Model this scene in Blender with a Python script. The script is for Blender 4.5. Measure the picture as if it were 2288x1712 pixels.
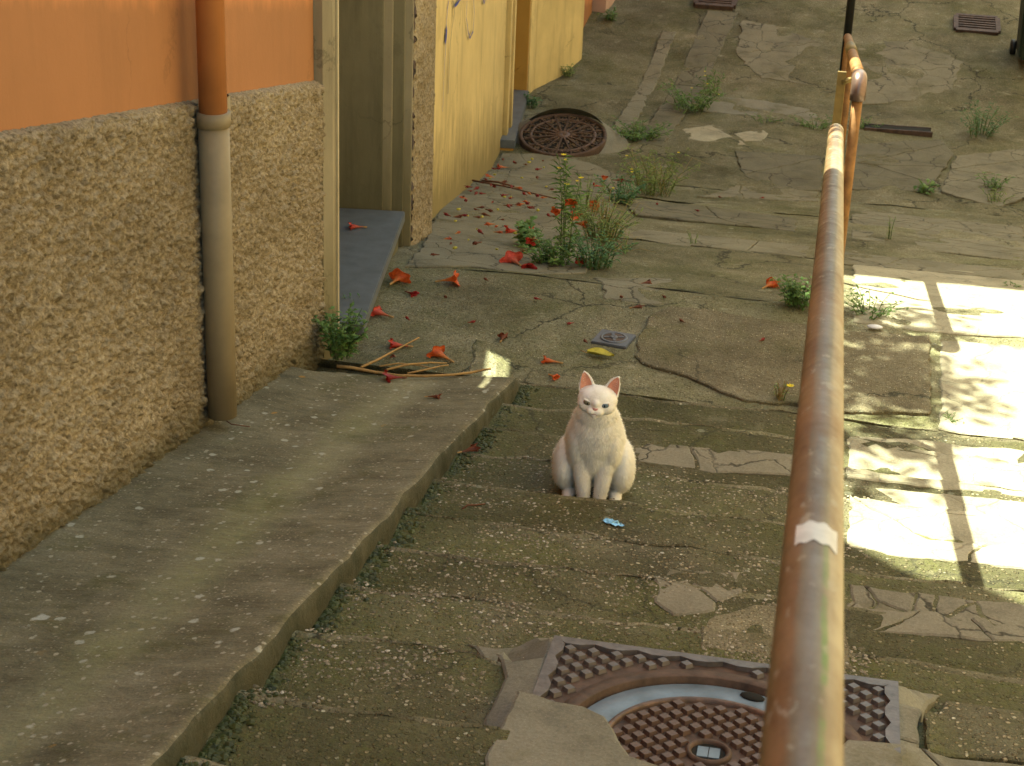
import bpy, bmesh, math, random
import numpy as np
from mathutils import Vector, Matrix, Euler, noise
from mathutils.geometry import delaunay_2d_cdt
random.seed(7); rng = np.random.default_rng(7)
R = math.radians
scene = bpy.context.scene
for o in list(bpy.data.objects): bpy.data.objects.remove(o)
col = scene.collection

# ------------------------------------------------------------------ camera
F_PX, W_PX, H_PX = 4000.0, 2288.0, 1712.0
PSI, PITCH, ROLL = R(10.6), R(23.7), R(2.33)
fw = Vector((-math.sin(PSI)*math.cos(PITCH), math.cos(PSI)*math.cos(PITCH), -math.sin(PITCH)))
rt = Vector((math.cos(PSI), math.sin(PSI), 0))
up0 = rt.cross(fw)
UP = up0*math.cos(ROLL) - rt*math.sin(ROLL)
RT = fw.cross(UP)
cam_data = bpy.data.cameras.new('camera')
cam = bpy.data.objects.new('camera', cam_data); col.objects.link(cam)
m = Matrix((RT, UP, -fw)).transposed().to_4x4()
cam.matrix_world = m
cam_data.sensor_fit = 'HORIZONTAL'; cam_data.sensor_width = 36.0
cam_data.lens = 36.0*F_PX/W_PX
cam_data.clip_start = 0.05; cam_data.clip_end = 1000
cam_data.dof.use_dof = True; cam_data.dof.focus_distance = 5.3; cam_data.dof.aperture_fstop = 14.0
scene.camera = cam

# ------------------------------------------------------------------ light
SUNV = Vector((0.50, -0.38, -1.0))            # way the sunlight travels
elev = math.atan2(1.0, math.hypot(0.50, 0.38))
world = bpy.data.worlds.new('World'); scene.world = world; world.use_nodes = True
wn = world.node_tree; bg = wn.nodes['Background']
sky = wn.nodes.new('ShaderNodeTexSky'); sky.sky_type = 'NISHITA'; sky.sun_disc = False
sky.sun_elevation = elev; sky.sun_rotation = math.atan2(-SUNV.x, -SUNV.y)
sky.air_density = 1.0; sky.dust_density = 2.5; sky.ozone_density = 1.0
wn.links.new(sky.outputs[0], bg.inputs[0]); bg.inputs[1].default_value = 0.095
sun_d = bpy.data.lights.new('sun', 'SUN'); sun_d.energy = 5.0; sun_d.angle = R(0.53); sun_d.color = (1.0, 0.95, 0.87)
sun = bpy.data.objects.new('sun', sun_d); col.objects.link(sun)
sun.rotation_euler = SUNV.to_track_quat('-Z', 'Y').to_euler(); sun.location = (-6, 6, 12)
vs = scene.view_settings
scene.display_settings.display_device = 'sRGB'
vs.view_transform = 'Standard'; vs.look = 'None'; vs.gamma = 1.0; vs.use_curve_mapping = False
vs.exposure = 2.15
try:
    vs.use_white_balance = True; vs.white_balance_temperature = 7250; vs.white_balance_tint = -14
except Exception: pass

# ------------------------------------------------------------------ the lie of the land
NOS = [-0.05, .29, .63, .97, 1.31, 1.65, 2.00, 2.34, 2.682, 3.009, 3.377, 3.731, 4.065, 4.37, 4.73, 5.08, 5.43, 5.79, 6.15]
KERB, WALLX = -1.112, -1.92
def env(Y): return -(1.5 + 0.2*Y)
def rampz(X, Y):
    f = (X + 1.92)/.81
    w = -.034 + .027*(Y-3.5)
    return env(Y) + w*(1-f) + .042*f - .075*f*(1-f)
def gz(X, Y):
    if Y <= 6.15:
        if X < KERB:
            return rampz(X, Y)
        for n in NOS:
            if Y <= n: return env(n)
    if Y <= 7.45: return -2.775 - .01*(Y-6.15)
    if Y <= 8.85: return -2.79 - .19*(Y-7.45)
    if Y <= 10.7: return -3.075 - .185*(Y-8.85)
    if Y <= 11.6: return -3.44 - .17*(Y-10.7)
    if Y <= 14.3: return -3.593
    return -3.593 + .16*(Y-14.3)
def ray(px, py):
    return fw + RT*((px-1144)/F_PX) - UP*((py-856)/F_PX)
def hit(px, py, lift=0.0):
    d = ray(px, py); t = 1.5
    while t < 40:
        p = d*t
        if p.z <= gz(p.x, p.y) + lift: break
        t += .02
    a, b = t-.02, t
    for _ in range(14):
        mid = (a+b)/2; p = d*mid
        if p.z <= gz(p.x, p.y)+lift: b = mid
        else: a = mid
    return d*b
D = 1.03436
def hd(x, y, lift=0.0): return hit(x*D, y*D, lift)      # in 2212-wide units
def onx(px, py, X):
    d = ray(px, py); return d*(X/d.x)
def ony(px, py, Y):
    d = ray(px, py); return d*(Y/d.y)
def onz(px, py, Z):
    d = ray(px, py); return d*(Z/d.z)

# ------------------------------------------------------------------ object helpers
def tag(o, label=None, cat=None, group=None, kind=None):
    if label: o['label'] = label
    if cat: o['category'] = cat
    if group: o['group'] = group
    if kind: o['kind'] = kind
    return o
def empty(name, loc=(0, 0, 0), parent=None):
    o = bpy.data.objects.new(name, None); o.empty_display_size = .1; col.objects.link(o); o.location = loc
    if parent: o.parent = parent
    return o
def mobj(name, verts, faces, mat, parent=None, smooth=False, loc=None):
    me = bpy.data.meshes.new(name); me.from_pydata([tuple(v) for v in verts], [], faces); me.update()
    if smooth: me.polygons.foreach_set('use_smooth', [True]*len(me.polygons))
    o = bpy.data.objects.new(name, me); col.objects.link(o)
    if mat: me.materials.append(mat)
    if parent: o.parent = parent
    if loc is not None: o.location = loc
    return o
def bobj(name, bm, mat, parent=None, smooth=False, loc=None):
    me = bpy.data.meshes.new(name); bmesh.ops.recalc_face_normals(bm, faces=bm.faces); bm.to_mesh(me); bm.free()
    if smooth: me.polygons.foreach_set('use_smooth', [True]*len(me.polygons))
    o = bpy.data.objects.new(name, me); col.objects.link(o)
    if mat: me.materials.append(mat)
    if parent: o.parent = parent
    if loc is not None: o.location = loc
    return o
def grid_np(name, V, nr, nc, mat, parent=None, smooth=True):
    """V: (nr*nc,3) row-major"""
    i = np.arange(nr*nc).reshape(nr, nc)
    q = np.stack([i[:-1, :-1], i[:-1, 1:], i[1:, 1:], i[1:, :-1]], -1).reshape(-1, 4)
    me = bpy.data.meshes.new(name)
    me.vertices.add(nr*nc); me.vertices.foreach_set('co', V.astype(np.float32).ravel())
    me.loops.add(q.size); me.loops.foreach_set('vertex_index', q.astype(np.int32).ravel())
    me.polygons.add(len(q)); me.polygons.foreach_set('loop_start', np.arange(0, q.size, 4, dtype=np.int32))
    try: me.polygons.foreach_set('loop_total', np.full(len(q), 4, dtype=np.int32))
    except Exception: pass
    me.update(calc_edges=True); me.validate()
    me.polygons.foreach_set('use_smooth', [smooth]*len(me.polygons))
    o = bpy.data.objects.new(name, me); col.objects.link(o); me.materials.append(mat)
    if parent: o.parent = parent
    return o
def bbox(bm, x0, x1, y0, y1, z0, z1):
    v = [bm.verts.new(p) for p in ((x0,y0,z0),(x1,y0,z0),(x1,y1,z0),(x0,y1,z0),(x0,y0,z1),(x1,y0,z1),(x1,y1,z1),(x0,y1,z1))]
    for f in ((0,3,2,1),(4,5,6,7),(0,1,5,4),(1,2,6,5),(2,3,7,6),(3,0,4,7)): bm.faces.new([v[i] for i in f])
def box(name, x0, x1, y0, y1, z0, z1, mat, parent=None, bevel=0.0):
    bm = bmesh.new(); bbox(bm, x0, x1, y0, y1, z0, z1)
    if bevel: bmesh.ops.bevel(bm, geom=bm.edges[:], offset=bevel, segments=2, affect='EDGES', profile=.6)
    return bobj(name, bm, mat, parent)
def prism(bm, poly, z0f, z1f):
    """poly list of (x,y); z0f,z1f numbers or callables"""
    c = lambda f, p: f(*p) if callable(f) else f
    lo = [bm.verts.new((p[0], p[1], c(z0f, p))) for p in poly]; hi = [bm.verts.new((p[0], p[1], c(z1f, p))) for p in poly]
    n = len(poly)
    for i in range(n):
        j = (i+1) % n; bm.faces.new((lo[i], lo[j], hi[j], hi[i]))
    bm.faces.new(hi); bm.faces.new(lo[::-1])
def frame_of(t):
    t = t.normalized(); a = Vector((0, 0, 1)) if abs(t.z) < .9 else Vector((1, 0, 0))
    u = t.cross(a).normalized(); return u, t.cross(u).normalized()
def tube(bm, pts, rad, seg=8, cap=True):
    pts = [Vector(p) for p in pts]; n = len(pts)
    rads = rad if hasattr(rad, '__len__') else [rad]*n
    rings = []; u = None
    for i, p in enumerate(pts):
        t = (pts[min(i+1, n-1)] - pts[max(i-1, 0)])
        if u is None: u, w = frame_of(t)
        else:
            t = t.normalized(); u = (u - t*u.dot(t)).normalized(); w = t.cross(u)
        rings.append([bm.verts.new(p + (u*math.cos(2*math.pi*k/seg) + w*math.sin(2*math.pi*k/seg))*rads[i]) for k in range(seg)])
    for a, b in zip(rings, rings[1:]):
        for k in range(seg): bm.faces.new((a[k], a[(k+1) % seg], b[(k+1) % seg], b[k]))
    if cap: bm.faces.new(rings[0][::-1]); bm.faces.new(rings[-1])
def tube_obj(name, pts, rad, mat, parent=None, seg=12, loc=None):
    bm = bmesh.new(); tube(bm, pts, rad, seg); return bobj(name, bm, mat, parent, True, loc)
def copy_tree(o, parent=None):
    c = o.copy(); col.objects.link(c); c.parent = parent
    for ch in o.children: copy_tree(ch, c)
    return c

# value noise on numpy arrays
def vnoise(x, y, seed=0):
    xi = np.floor(x).astype(np.int64); yi = np.floor(y).astype(np.int64); fx = x-xi; fy = y-yi
    def h(a, b):
        n = (a*374761393 + b*668265263 + seed*974711) & 0x7fffffff
        n = ((n ^ (n >> 13))*1274126177) & 0x7fffffff
        return ((n ^ (n >> 16)) & 0xffff)/65535.0
    sx = fx*fx*(3-2*fx); sy = fy*fy*(3-2*fy)
    return (h(xi, yi)*(1-sx)+h(xi+1, yi)*sx)*(1-sy) + (h(xi, yi+1)*(1-sx)+h(xi+1, yi+1)*sx)*sy
def fbm(x, y, oct=4, seed=0):
    a = 0; s = 0; w = 1
    for k in range(oct): a = a + w*vnoise(x*2**k, y*2**k, seed+k); s += w; w *= .5
    return a/s

# ------------------------------------------------------------------ materials
class MT:
    def __init__(s, name, rough=.85):
        s.m = bpy.data.materials.new(name); s.m.use_nodes = True; s.t = s.m.node_tree
        s.b = s.t.nodes['Principled BSDF']; s.b.inputs['Roughness'].default_value = rough
        try: s.b.inputs['Specular IOR Level'].default_value = .3
        except Exception: pass
        s.pos = s.n('ShaderNodeNewGeometry').outputs['Position']
    def n(s, t, **k):
        nd = s.t.nodes.new(t)
        for a, v in k.items(): setattr(nd, a, v)
        return nd
    def l(s, a, b): s.t.links.new(a, b)
    def put(s, inp, v):
        if hasattr(v, 'is_output') or isinstance(v, bpy.types.NodeSocket): s.l(v, inp)
        else: inp.default_value = v
    def objco(s): return s.n('ShaderNodeTexCoord').outputs['Object']
    def mapped(s, co, scale=(1, 1, 1), loc=(0, 0, 0)):
        m = s.n('ShaderNodeMapping'); s.l(co, m.inputs[0]); m.inputs['Scale'].default_value = scale; m.inputs['Location'].default_value = loc
        return m.outputs[0]
    def noise(s, scale, detail=4, rough=.55, co=None, out=0):
        k = s.n('ShaderNodeTexNoise'); s.l(co or s.pos, k.inputs['Vector']); k.inputs['Scale'].default_value = scale
        k.inputs['Detail'].default_value = detail; k.inputs['Roughness'].default_value = rough
        return k.outputs[out]
    def voro(s, scale, feature='F1', co=None, out=0, rnd=1.0):
        k = s.n('ShaderNodeTexVoronoi', feature=feature); s.l(co or s.pos, k.inputs['Vector']); k.inputs['Scale'].default_value = scale
        k.inputs['Randomness'].default_value = rnd
        return k.outputs[out]
    def ramp(s, fac, stops, interp='LINEAR'):
        r = s.n('ShaderNodeValToRGB'); e = r.color_ramp.elements; r.color_ramp.interpolation = interp
        while len(e) < len(stops): e.new(.5)
        for i, (p, c) in enumerate(stops):
            e[i].position = p; e[i].color = (c, c, c, 1) if isinstance(c, (int, float)) else (*c, 1)
        s.l(fac, r.inputs[0]); return r.outputs[0]
    def mix(s, fac, a, b, mode='MIX'):
        x = s.n('ShaderNodeMix', data_type='RGBA', blend_type=mode)
        s.put(x.inputs[0], fac)
        for i, v in ((6, a), (7, b)):
            if isinstance(v, tuple): x.inputs[i].default_value = (*v, 1)
            else: s.put(x.inputs[i], v)
        return x.outputs[2]
    def math(s, op, a, b=0.0, clamp=False):
        x = s.n('ShaderNodeMath', operation=op, use_clamp=clamp); s.put(x.inputs[0], a); s.put(x.inputs[1], b); return x.outputs[0]
    def xyz(s, co=None):
        x = s.n('ShaderNodeSeparateXYZ'); s.l(co or s.pos, x.inputs[0]); return x.outputs
    def bump(s, h, strength=.5, dist=.01, prev=None):
        b = s.n('ShaderNodeBump'); b.inputs['Strength'].default_value = strength; b.inputs['Distance'].default_value = dist
        s.l(h, b.inputs['Height'])
        if prev is not None: s.l(prev, b.inputs['Normal'])
        return b.outputs[0]
    def done(s, colr, normal=None, rough=None):
        s.put(s.b.inputs['Base Color'], (*colr, 1) if isinstance(colr, tuple) else colr)
        if normal is not None: s.l(normal, s.b.inputs['Normal'])
        if rough is not None: s.put(s.b.inputs['Roughness'], rough)
        return s.m

def mat_aggregate(name, dark, light, moss_amt, peb=85, kerb=False, crack=.9, moss_col=(.066, .074, .018)):
    a = MT(name, .9)
    wpos = a.pos; oi = a.n('ShaderNodeObjectInfo').outputs['Random']
    off = a.n('ShaderNodeVectorMath', operation='ADD'); a.l(a.pos, off.inputs[0])
    sh = a.n('ShaderNodeCombineXYZ'); a.l(a.math('MULTIPLY', oi, 37.0), sh.inputs[0]); a.l(a.math('MULTIPLY', oi, 91.0), sh.inputs[1]); a.l(sh.outputs[0], off.inputs[1])
    a.pos = off.outputs[0]
    warp = a.noise(30, 2, co=a.pos, out=1)
    wp = a.n('ShaderNodeMixRGB'); wp.blend_type = 'ADD'; wp.inputs[0].default_value = .012
    a.l(a.pos, wp.inputs[1]); a.l(warp, wp.inputs[2]); co = wp.outputs[0]
    d1 = a.voro(peb, co=co); c1 = a.voro(peb, co=co, out=1)
    d2 = a.voro(peb*2.3, co=co); c2 = a.voro(peb*2.3, co=co, out=1)
    cx = a.xyz(c1); cy = a.xyz(c2)
    pcol = a.ramp(cx[0], [(0, (.08, .068, .038)), (.45, (.17, .14, .085)), (.72, (.29, .25, .175)), (.88, (.42, .35, .25)), (1, (.58, .55, .46))])
    pcol2 = a.ramp(cy[1], [(0, (.09, .075, .045)), (.6, (.17, .14, .09)), (1, (.36, .32, .23))])
    matrix = a.mix(a.ramp(a.noise(6, 5), [(.3, 0), (.7, 1)]), dark, light)
    in1 = a.ramp(d1, [(.30, 1), (.42, 0)]); gate1 = a.ramp(cx[1], [(.36, 0), (.41, 1)]); f1 = a.math('MULTIPLY', in1, gate1)
    in2 = a.ramp(d2, [(.28, 1), (.40, 0)]); gate2 = a.ramp(cy[2], [(.4, 0), (.45, 1)]); f2 = a.math('MULTIPLY', in2, gate2)
    c = a.mix(a.math('MULTIPLY', f2, .8), matrix, pcol2)
    c = a.mix(f1, c, pcol)
    moss = a.ramp(a.noise(2.2, 6, .68), [(.5-moss_amt, 0), (.72-moss_amt*.6, 1)])
    moss = a.math('MULTIPLY', moss, a.ramp(a.noise(60, 3, .6), [(.25, .25), (.6, 1)]))
    if kerb:      # greener where the treads meet the kerb
        kx = a.math('ADD', a.xyz(wpos)[0], 1.11); kx = a.math('ADD', kx, a.math('MULTIPLY', a.math('SUBTRACT', a.noise(7, 4, .6), .5), .5))
        moss = a.math('MAXIMUM', moss, a.math('MULTIPLY', a.ramp(kx, [(.05, .95), (.42, 0)]), a.ramp(a.noise(40, 3, .6), [(.25, .5), (.6, 1)])))
    mc = a.mix(a.noise(14, 3), moss_col, (.112, .115, .036))
    c = a.mix(a.math('MULTIPLY', moss, .78), c, mc)
    stain = a.ramp(a.noise(1.4, 6, .65), [(.3, (.60, .58, .5)), (.62, (1.15, 1.14, 1.1))])
    c = a.mix(1.0, c, stain, 'MULTIPLY')
    tv = a.ramp(oi, [(0, (.86, .84, .80)), (1, (1.14, 1.14, 1.12))]); c = a.mix(1.0, c, tv, 'MULTIPLY')
    # long hairline cracks and dark blotches
    wv = a.n('ShaderNodeMixRGB'); wv.blend_type = 'ADD'; wv.inputs[0].default_value = .25
    a.l(a.pos, wv.inputs[1]); a.l(a.noise(5, 5, .65, out=1), wv.inputs[2])
    ce = a.voro(1.5, 'DISTANCE_TO_EDGE', wv.outputs[0]); crk = a.math('MULTIPLY', a.ramp(ce, [(.004, 1), (.012, 0)]), a.ramp(a.noise(1.3, 2), [(.46, 0), (.54, 1)]))
    c = a.mix(a.math('MULTIPLY', crk, crack), c, (.028, .026, .014))
    dk = a.ramp(a.noise(8, 6, .75), [(.58, 0), (.72, 1)]); c = a.mix(a.math('MULTIPLY', dk, .55), c, (.045, .042, .02))
    lt = a.ramp(a.noise(5.5, 6, .7, a.mapped(a.pos, (1, 1, 1), (9, 4, 1))), [(.60, 0), (.70, 1)]); c = a.mix(a.math('MULTIPLY', lt, .5), c, tuple(Vector(light)*1.5))
    # pale lichen rounds
    ld = a.voro(9, co=co); lg = a.xyz(a.voro(9, co=co, out=1))
    lich = a.math('MULTIPLY', a.ramp(ld, [(.10, 1), (.16, 0)]), a.ramp(lg[0], [(.8, 0), (.83, 1)]))
    c = a.mix(a.math('MULTIPLY', lich, .55), c, (.30, .30, .22))
    fg = a.ramp(a.noise(170, 4, .75), [(.3, (.62, .62, .60)), (.5, (1, 1, 1)), (.7, (1.35, 1.34, 1.3))]); c = a.mix(1.0, c, fg, 'MULTIPLY')
    h = a.math('ADD', a.math('MULTIPLY', f1, .7), a.math('MULTIPLY', f2, .35))
    h = a.math('ADD', h, a.math('MULTIPLY', a.noise(45, 5, .65), .8))
    nrm = a.bump(h, 1.0, .011)
    return a.done(c, nrm, .88)
M = {}
M['step'] = mat_aggregate('exposed_aggregate_concrete', (.066, .060, .036), (.125, .113, .076), .15, 75, kerb=True, crack=.6)
M['landing'] = mat_aggregate('mossy_concrete', (.155, .145, .092), (.265, .245, .178), .10, 110)
M['nosing'] = mat_aggregate('worn_nosing', (.12, .108, .07), (.22, .20, .145), .02, 70)
M['rough_patch'] = mat_aggregate('pebbly_patch_concrete', (.13, .11, .075), (.19, .165, .115), -.02, 120)

def mat_ramp():
    a = MT('ramp_concrete', .9)
    n = a.noise(5, 6, .65)
    c = a.ramp(n, [(.3, (.105, .091, .055)), (.5, (.168, .148, .095)), (.7, (.225, .20, .137))])
    streakco = a.mapped(a.pos, (.28, 1, 1))
    st = a.ramp(a.noise(26, 5, .7, streakco), [(.35, (.55, .52, .45)), (.65, (1.2, 1.15, 1.08))])
    c = a.mix(.5, c, st, 'MULTIPLY')
    fg = a.ramp(a.noise(150, 4, .75), [(.3, (.66, .66, .64)), (.5, (1, 1, 1)), (.7, (1.3, 1.29, 1.25))]); c = a.mix(1.0, c, fg, 'MULTIPLY')
    x = a.xyz()
    # green algae along the gutter line in the middle of the ramp
    wob = a.math('MULTIPLY', a.math('SUBTRACT', a.noise(1.6, 3), .5), .16)
    dx = a.math('ABSOLUTE', a.math('ADD', a.math('ADD', x[0], 1.47), wob))
    gut = a.ramp(dx, [(.03, 1), (.12, 0)])
    gut = a.math('MULTIPLY', gut, a.ramp(a.noise(5, 4), [(.2, .7), (.6, 1)]))
    gut = a.math('MULTIPLY', gut, a.ramp(a.noise(38, 5, .75), [(.3, .25), (.62, 1)]))
    c = a.mix(a.math('MULTIPLY', gut, .72), c, a.mix(a.ramp(a.noise(1.3, 3), [(.35, 0), (.6, 1)]), (.19, .195, .065), (.29, .265, .165)))
    # moss by the foot of the wall and near camera
    near = a.ramp(x[1], [(.0, 0), (1, 0)])
    ms = a.ramp(a.noise(3.2, 5, .7), [(.55, 0), (.68, 1)])
    c = a.mix(a.math('MULTIPLY', ms, .6), c, (.085, .08, .022))
    flat = a.mapped(a.pos, (1, .8, 1))
    for sc, thr, colr, size in ((19, .78, (.40, .39, .32), .17), (41, .74, (.36, .33, .25), .2), (16, .95, (.36, .19, .04), .15), (5.3, .88, (.46, .45, .40), .085), (95, .68, (.30, .26, .18), .22)):
        co = a.mapped(flat, (1, 1, 1), (sc*.13, sc*.37, 0))
        wv = a.n('ShaderNodeMixRGB'); wv.blend_type = 'ADD'; wv.inputs[0].default_value = .35/sc
        a.l(co, wv.inputs[1]); a.l(a.noise(sc*3, 2, out=1), wv.inputs[2])
        dd = a.voro(sc, co=wv.outputs[0]); gg = a.xyz(a.voro(sc, co=wv.outputs[0], out=1))
        f = a.math('MULTIPLY', a.ramp(dd, [(size, 1), (size*1.4, 0)]), a.ramp(gg[0], [(thr, 0), (thr+.02, 1)]))
        c = a.mix(a.math('MULTIPLY', f, .85), c, colr)
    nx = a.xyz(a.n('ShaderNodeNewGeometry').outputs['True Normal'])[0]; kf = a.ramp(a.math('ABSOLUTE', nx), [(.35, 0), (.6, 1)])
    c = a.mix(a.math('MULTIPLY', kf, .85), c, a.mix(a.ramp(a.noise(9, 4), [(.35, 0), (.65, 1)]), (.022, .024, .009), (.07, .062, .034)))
    h = a.math('ADD', a.noise(70, 5, .7), a.math('MULTIPLY', a.noise(26, 5, .7, streakco), 1.2))
    return a.done(c, a.bump(h, .8, .006))
M['ramp'] = mat_ramp()

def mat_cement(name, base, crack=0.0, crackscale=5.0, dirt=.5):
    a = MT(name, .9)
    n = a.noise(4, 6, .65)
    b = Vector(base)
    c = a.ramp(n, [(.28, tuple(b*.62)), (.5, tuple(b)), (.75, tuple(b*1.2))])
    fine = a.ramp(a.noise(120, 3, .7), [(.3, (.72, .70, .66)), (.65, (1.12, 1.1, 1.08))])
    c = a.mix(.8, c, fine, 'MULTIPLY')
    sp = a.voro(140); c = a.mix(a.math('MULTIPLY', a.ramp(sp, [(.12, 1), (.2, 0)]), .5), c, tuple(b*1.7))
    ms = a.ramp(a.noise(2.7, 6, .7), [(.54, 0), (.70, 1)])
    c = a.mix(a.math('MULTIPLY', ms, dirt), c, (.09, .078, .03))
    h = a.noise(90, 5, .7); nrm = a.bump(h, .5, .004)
    if crack:
        wv = a.n('ShaderNodeMixRGB'); wv.blend_type = 'ADD'; wv.inputs[0].default_value = .12
        a.l(a.pos, wv.inputs[1]); a.l(a.noise(7, 4, .6, out=1), wv.inputs[2])
        e = a.voro(crackscale, 'DISTANCE_TO_EDGE', wv.outputs[0])
        mask = a.ramp(a.noise(1.7, 2), [(.42, 0), (.55, 1)])
        cr = a.math('MULTIPLY', a.ramp(e, [(.006, 1), (.02, 0)]), mask)
        c = a.mix(a.math('MULTIPLY', cr, crack), c, (.035, .03, .02))
        nrm = a.bump(a.ramp(e, [(.0, 0), (.03, 1)]), .5, .006, nrm)
    return a.done(c, nrm)
M['cement'] = mat_cement('smooth_cement', (.195, .178, .128), .8, 4.0, .7)
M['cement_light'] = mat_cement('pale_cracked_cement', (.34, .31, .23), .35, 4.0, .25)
M['cement_grey'] = mat_cement('grey_cement', (.195, .182, .142), .0, 5, .7)
M['cement_dark'] = mat_cement('dark_weathered_cement', (.145, .132, .092), .9, 4.0, .85)
M['cement_pink'] = mat_cement('tan_cement', (.198, .178, .135), .9, 4.5, .55)

def mat_plain(name, c, rough=.6, nscale=30, var=.25, bump=.2, metal=0.0):
    a = MT(name, rough); b = Vector(c)
    r = a.ramp(a.noise(nscale, 4, .6, a.objco()), [(.3, tuple(b*(1-var))), (.7, tuple(b*(1+var)))])
    a.b.inputs['Metallic'].default_value = metal
    return a.done(r, a.bump(a.noise(nscale*3, 3, co=a.objco()), bump, .003))

def mat_roughcast():
    a = MT('roughcast_render', .95)
    c = a.ramp(a.noise(85, 4, .75), [(.28, (.125, .098, .062)), (.46, (.315, .258, .175)), (.64, (.48, .41, .30)), (.8, (.62, .55, .44))])
    z = a.xyz()
    big = a.ramp(a.noise(1.6, 4), [(.3, (.72, .68, .62)), (.65, (1.1, 1.06, 1.0))])
    c = a.mix(1.0, c, big, 'MULTIPLY')
    # ragged olive-brown tint towards the bottom (height above the sloping foot)
    foot = a.math('ADD', a.math('ADD', z[2], 1.628), a.math('MULTIPLY', z[1], .173))
    foot = a.math('ADD', foot, a.math('MULTIPLY', a.math('SUBTRACT', a.noise(9, 4), .5), .16))
    c = a.mix(a.math('MULTIPLY', a.ramp(foot, [(.0, 1), (.13, 0)]), .75), c, (.10, .085, .04))
    return a.done(c, a.bump(a.noise(150, 4, .75), .9, .008))
M['roughcast'] = mat_roughcast()

def mat_plaster(name, base, dirt, stain_scale=3.0, foot=None):
    a = MT(name, .8); b = Vector(base)
    c = a.ramp(a.noise(2.4, 5, .6), [(.3, tuple(b*.82)), (.7, tuple(b*1.08))])
    stc = a.mapped(a.pos, (1, 1, .12))
    c = a.mix(a.math('MULTIPLY', a.ramp(a.noise(9, 5, .65, stc), [(.5, 0), (.78, 1)]), dirt), c, tuple(b*.45))
    blot = a.ramp(a.noise(stain_scale, 6, .7), [(.60, 0), (.66, 1)])
    c = a.mix(a.math('MULTIPLY', blot, dirt*.5), c, tuple(b*.6))
    wv = a.n('ShaderNodeMixRGB'); wv.blend_type = 'ADD'; wv.inputs[0].default_value = .3
    a.l(a.pos, wv.inputs[1]); a.l(a.noise(4, 5, .65, out=1), wv.inputs[2])
    ce = a.voro(1.1, 'DISTANCE_TO_EDGE', wv.outputs[0]); ck = a.math('MULTIPLY', a.ramp(ce, [(.002, 1), (.006, 0)]), a.ramp(a.noise(1.5, 2), [(.5, 0), (.56, 1)]))
    c = a.mix(a.math('MULTIPLY', ck, .6), c, tuple(b*.3))
    pe = a.ramp(a.noise(6, 7, .75, a.mapped(a.pos, (1, 1, 1), (5, 2, 8))), [(.66, 0), (.69, 1)]); c = a.mix(a.math('MULTIPLY', pe, dirt*.7), c, tuple(b*.72+Vector((.05, .05, .045))))
    if foot:
        x = a.xyz(); f = a.math('ADD', a.math('ADD', x[2], foot[0]), a.math('MULTIPLY', x[1], foot[1]))
        f = a.math('ADD', f, a.math('MULTIPLY', a.math('SUBTRACT', a.noise(12, 5, .7, a.mapped(a.pos, (1, 1, .25))), .5), foot[2]))
        c = a.mix(a.ramp(f, [(.0, foot[4]), (foot[3], 0)]), c, foot[5])
    return a.done(c, a.bump(a.noise(55, 5, .65), .25, .004))
M['orange'] = mat_plaster('orange_plaster', (.74, .30, .122), .42, 3.0, (.155, .2, .12, .11, .75, (.24, .115, .05)))
M['yellow'] = mat_plaster('yellow_plaster', (.68, .52, .235), .7, 2.5, (1.24, .195, .75, .42, .8, (.17, .13, .045)))
M['yellow_dark'] = mat_plaster('ochre_plaster', (.44, .245, .055), .4)
M['greystone'] = mat_plaster('weathered_grey_stone', (.22, .19, .115), .85, 5.0, (2.72, 0, .9, .75, .65, (.085, .075, .032)))
M['jamb'] = mat_plaster('pale_stone_jamb', (.34, .285, .185), .6, 6.0, (2.7, 0, .6, .55, .7, (.15, .125, .055)))
M['pinkwall'] = mat_plaster('faded_pink_plaster', (.50, .32, .24), .3)
M['cream'] = mat_plaster('cream_plaster', (.62, .47, .29), .3)
M['slate'] = mat_plain('blue_grey_slate', (.115, .125, .135), .5, 14, .18, .15)
M['iron'] = mat_plain('rusty_cast_iron', (.085, .052, .038), .65, 22, .45, .4, .2)
M['iron_face'] = mat_plain('worn_iron_face', (.135, .115, .108), .45, 40, .3, .25, .35)
M['iron_brown'] = mat_plain('brown_iron_stud', (.12, .075, .058), .45, 40, .35, .25, .35)
M['steel'] = mat_plain('polished_blue_steel', (.16, .20, .245), .55, 12, .3, .2, .3)
M['dark'] = mat_plain('dark_void', (.012, .011, .009), .9, 20, .2, .1)
M['drainplastic'] = mat_plain('grey_drain_cover', (.115, .12, .14), .45, 30, .2, .15, .3)
M['pipe_grey'] = mat_plain('grey_brown_pipe', (.255, .20, .125), .5, 5, .2, .06)
M['pipe_orange'] = mat_plain('orange_painted_pipe', (.46, .185, .072), .45, 5, .14, .05)
M['black_pipe'] = mat_plain('black_pipe', (.012, .012, .011), .5, 8, .2, .1)
M['bin'] = mat_plain('dark_green_plastic', (.018, .028, .016), .5, 8, .2, .1)
M['terracotta'] = mat_plain('terracotta_tiles', (.42, .17, .08), .8, 8, .3, .3)
M['twig'] = mat_plain('tan_twig', (.34, .20, .075), .7, 40, .25, .2)
M['twig_brown'] = mat_plain('dark_brown_twig', (.13, .055, .03), .8, 40, .3, .2)
M['wood'] = mat_plain('old_door_wood', (.09, .055, .03), .7, 8, .3, .2)
M['tape'] = mat_plain('white_tape', (.62, .60, .55), .5, 25, .18, .2)
M['foil'] = mat_plain('blue_silver_foil', (.22, .42, .60), .28, 90, .5, .6, .6)
M['white'] = mat_plain('white_plastic', (.62, .60, .62), .5, 20, .1, .1)
M['leaf_yellow'] = mat_plain('yellowing_leaf', (.42, .36, .055), .55, 45, .35, .3)
M['graffiti'] = mat_plain('blue_spray_paint', (.035, .055, .32), .5, 30, .3, .05)
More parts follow.
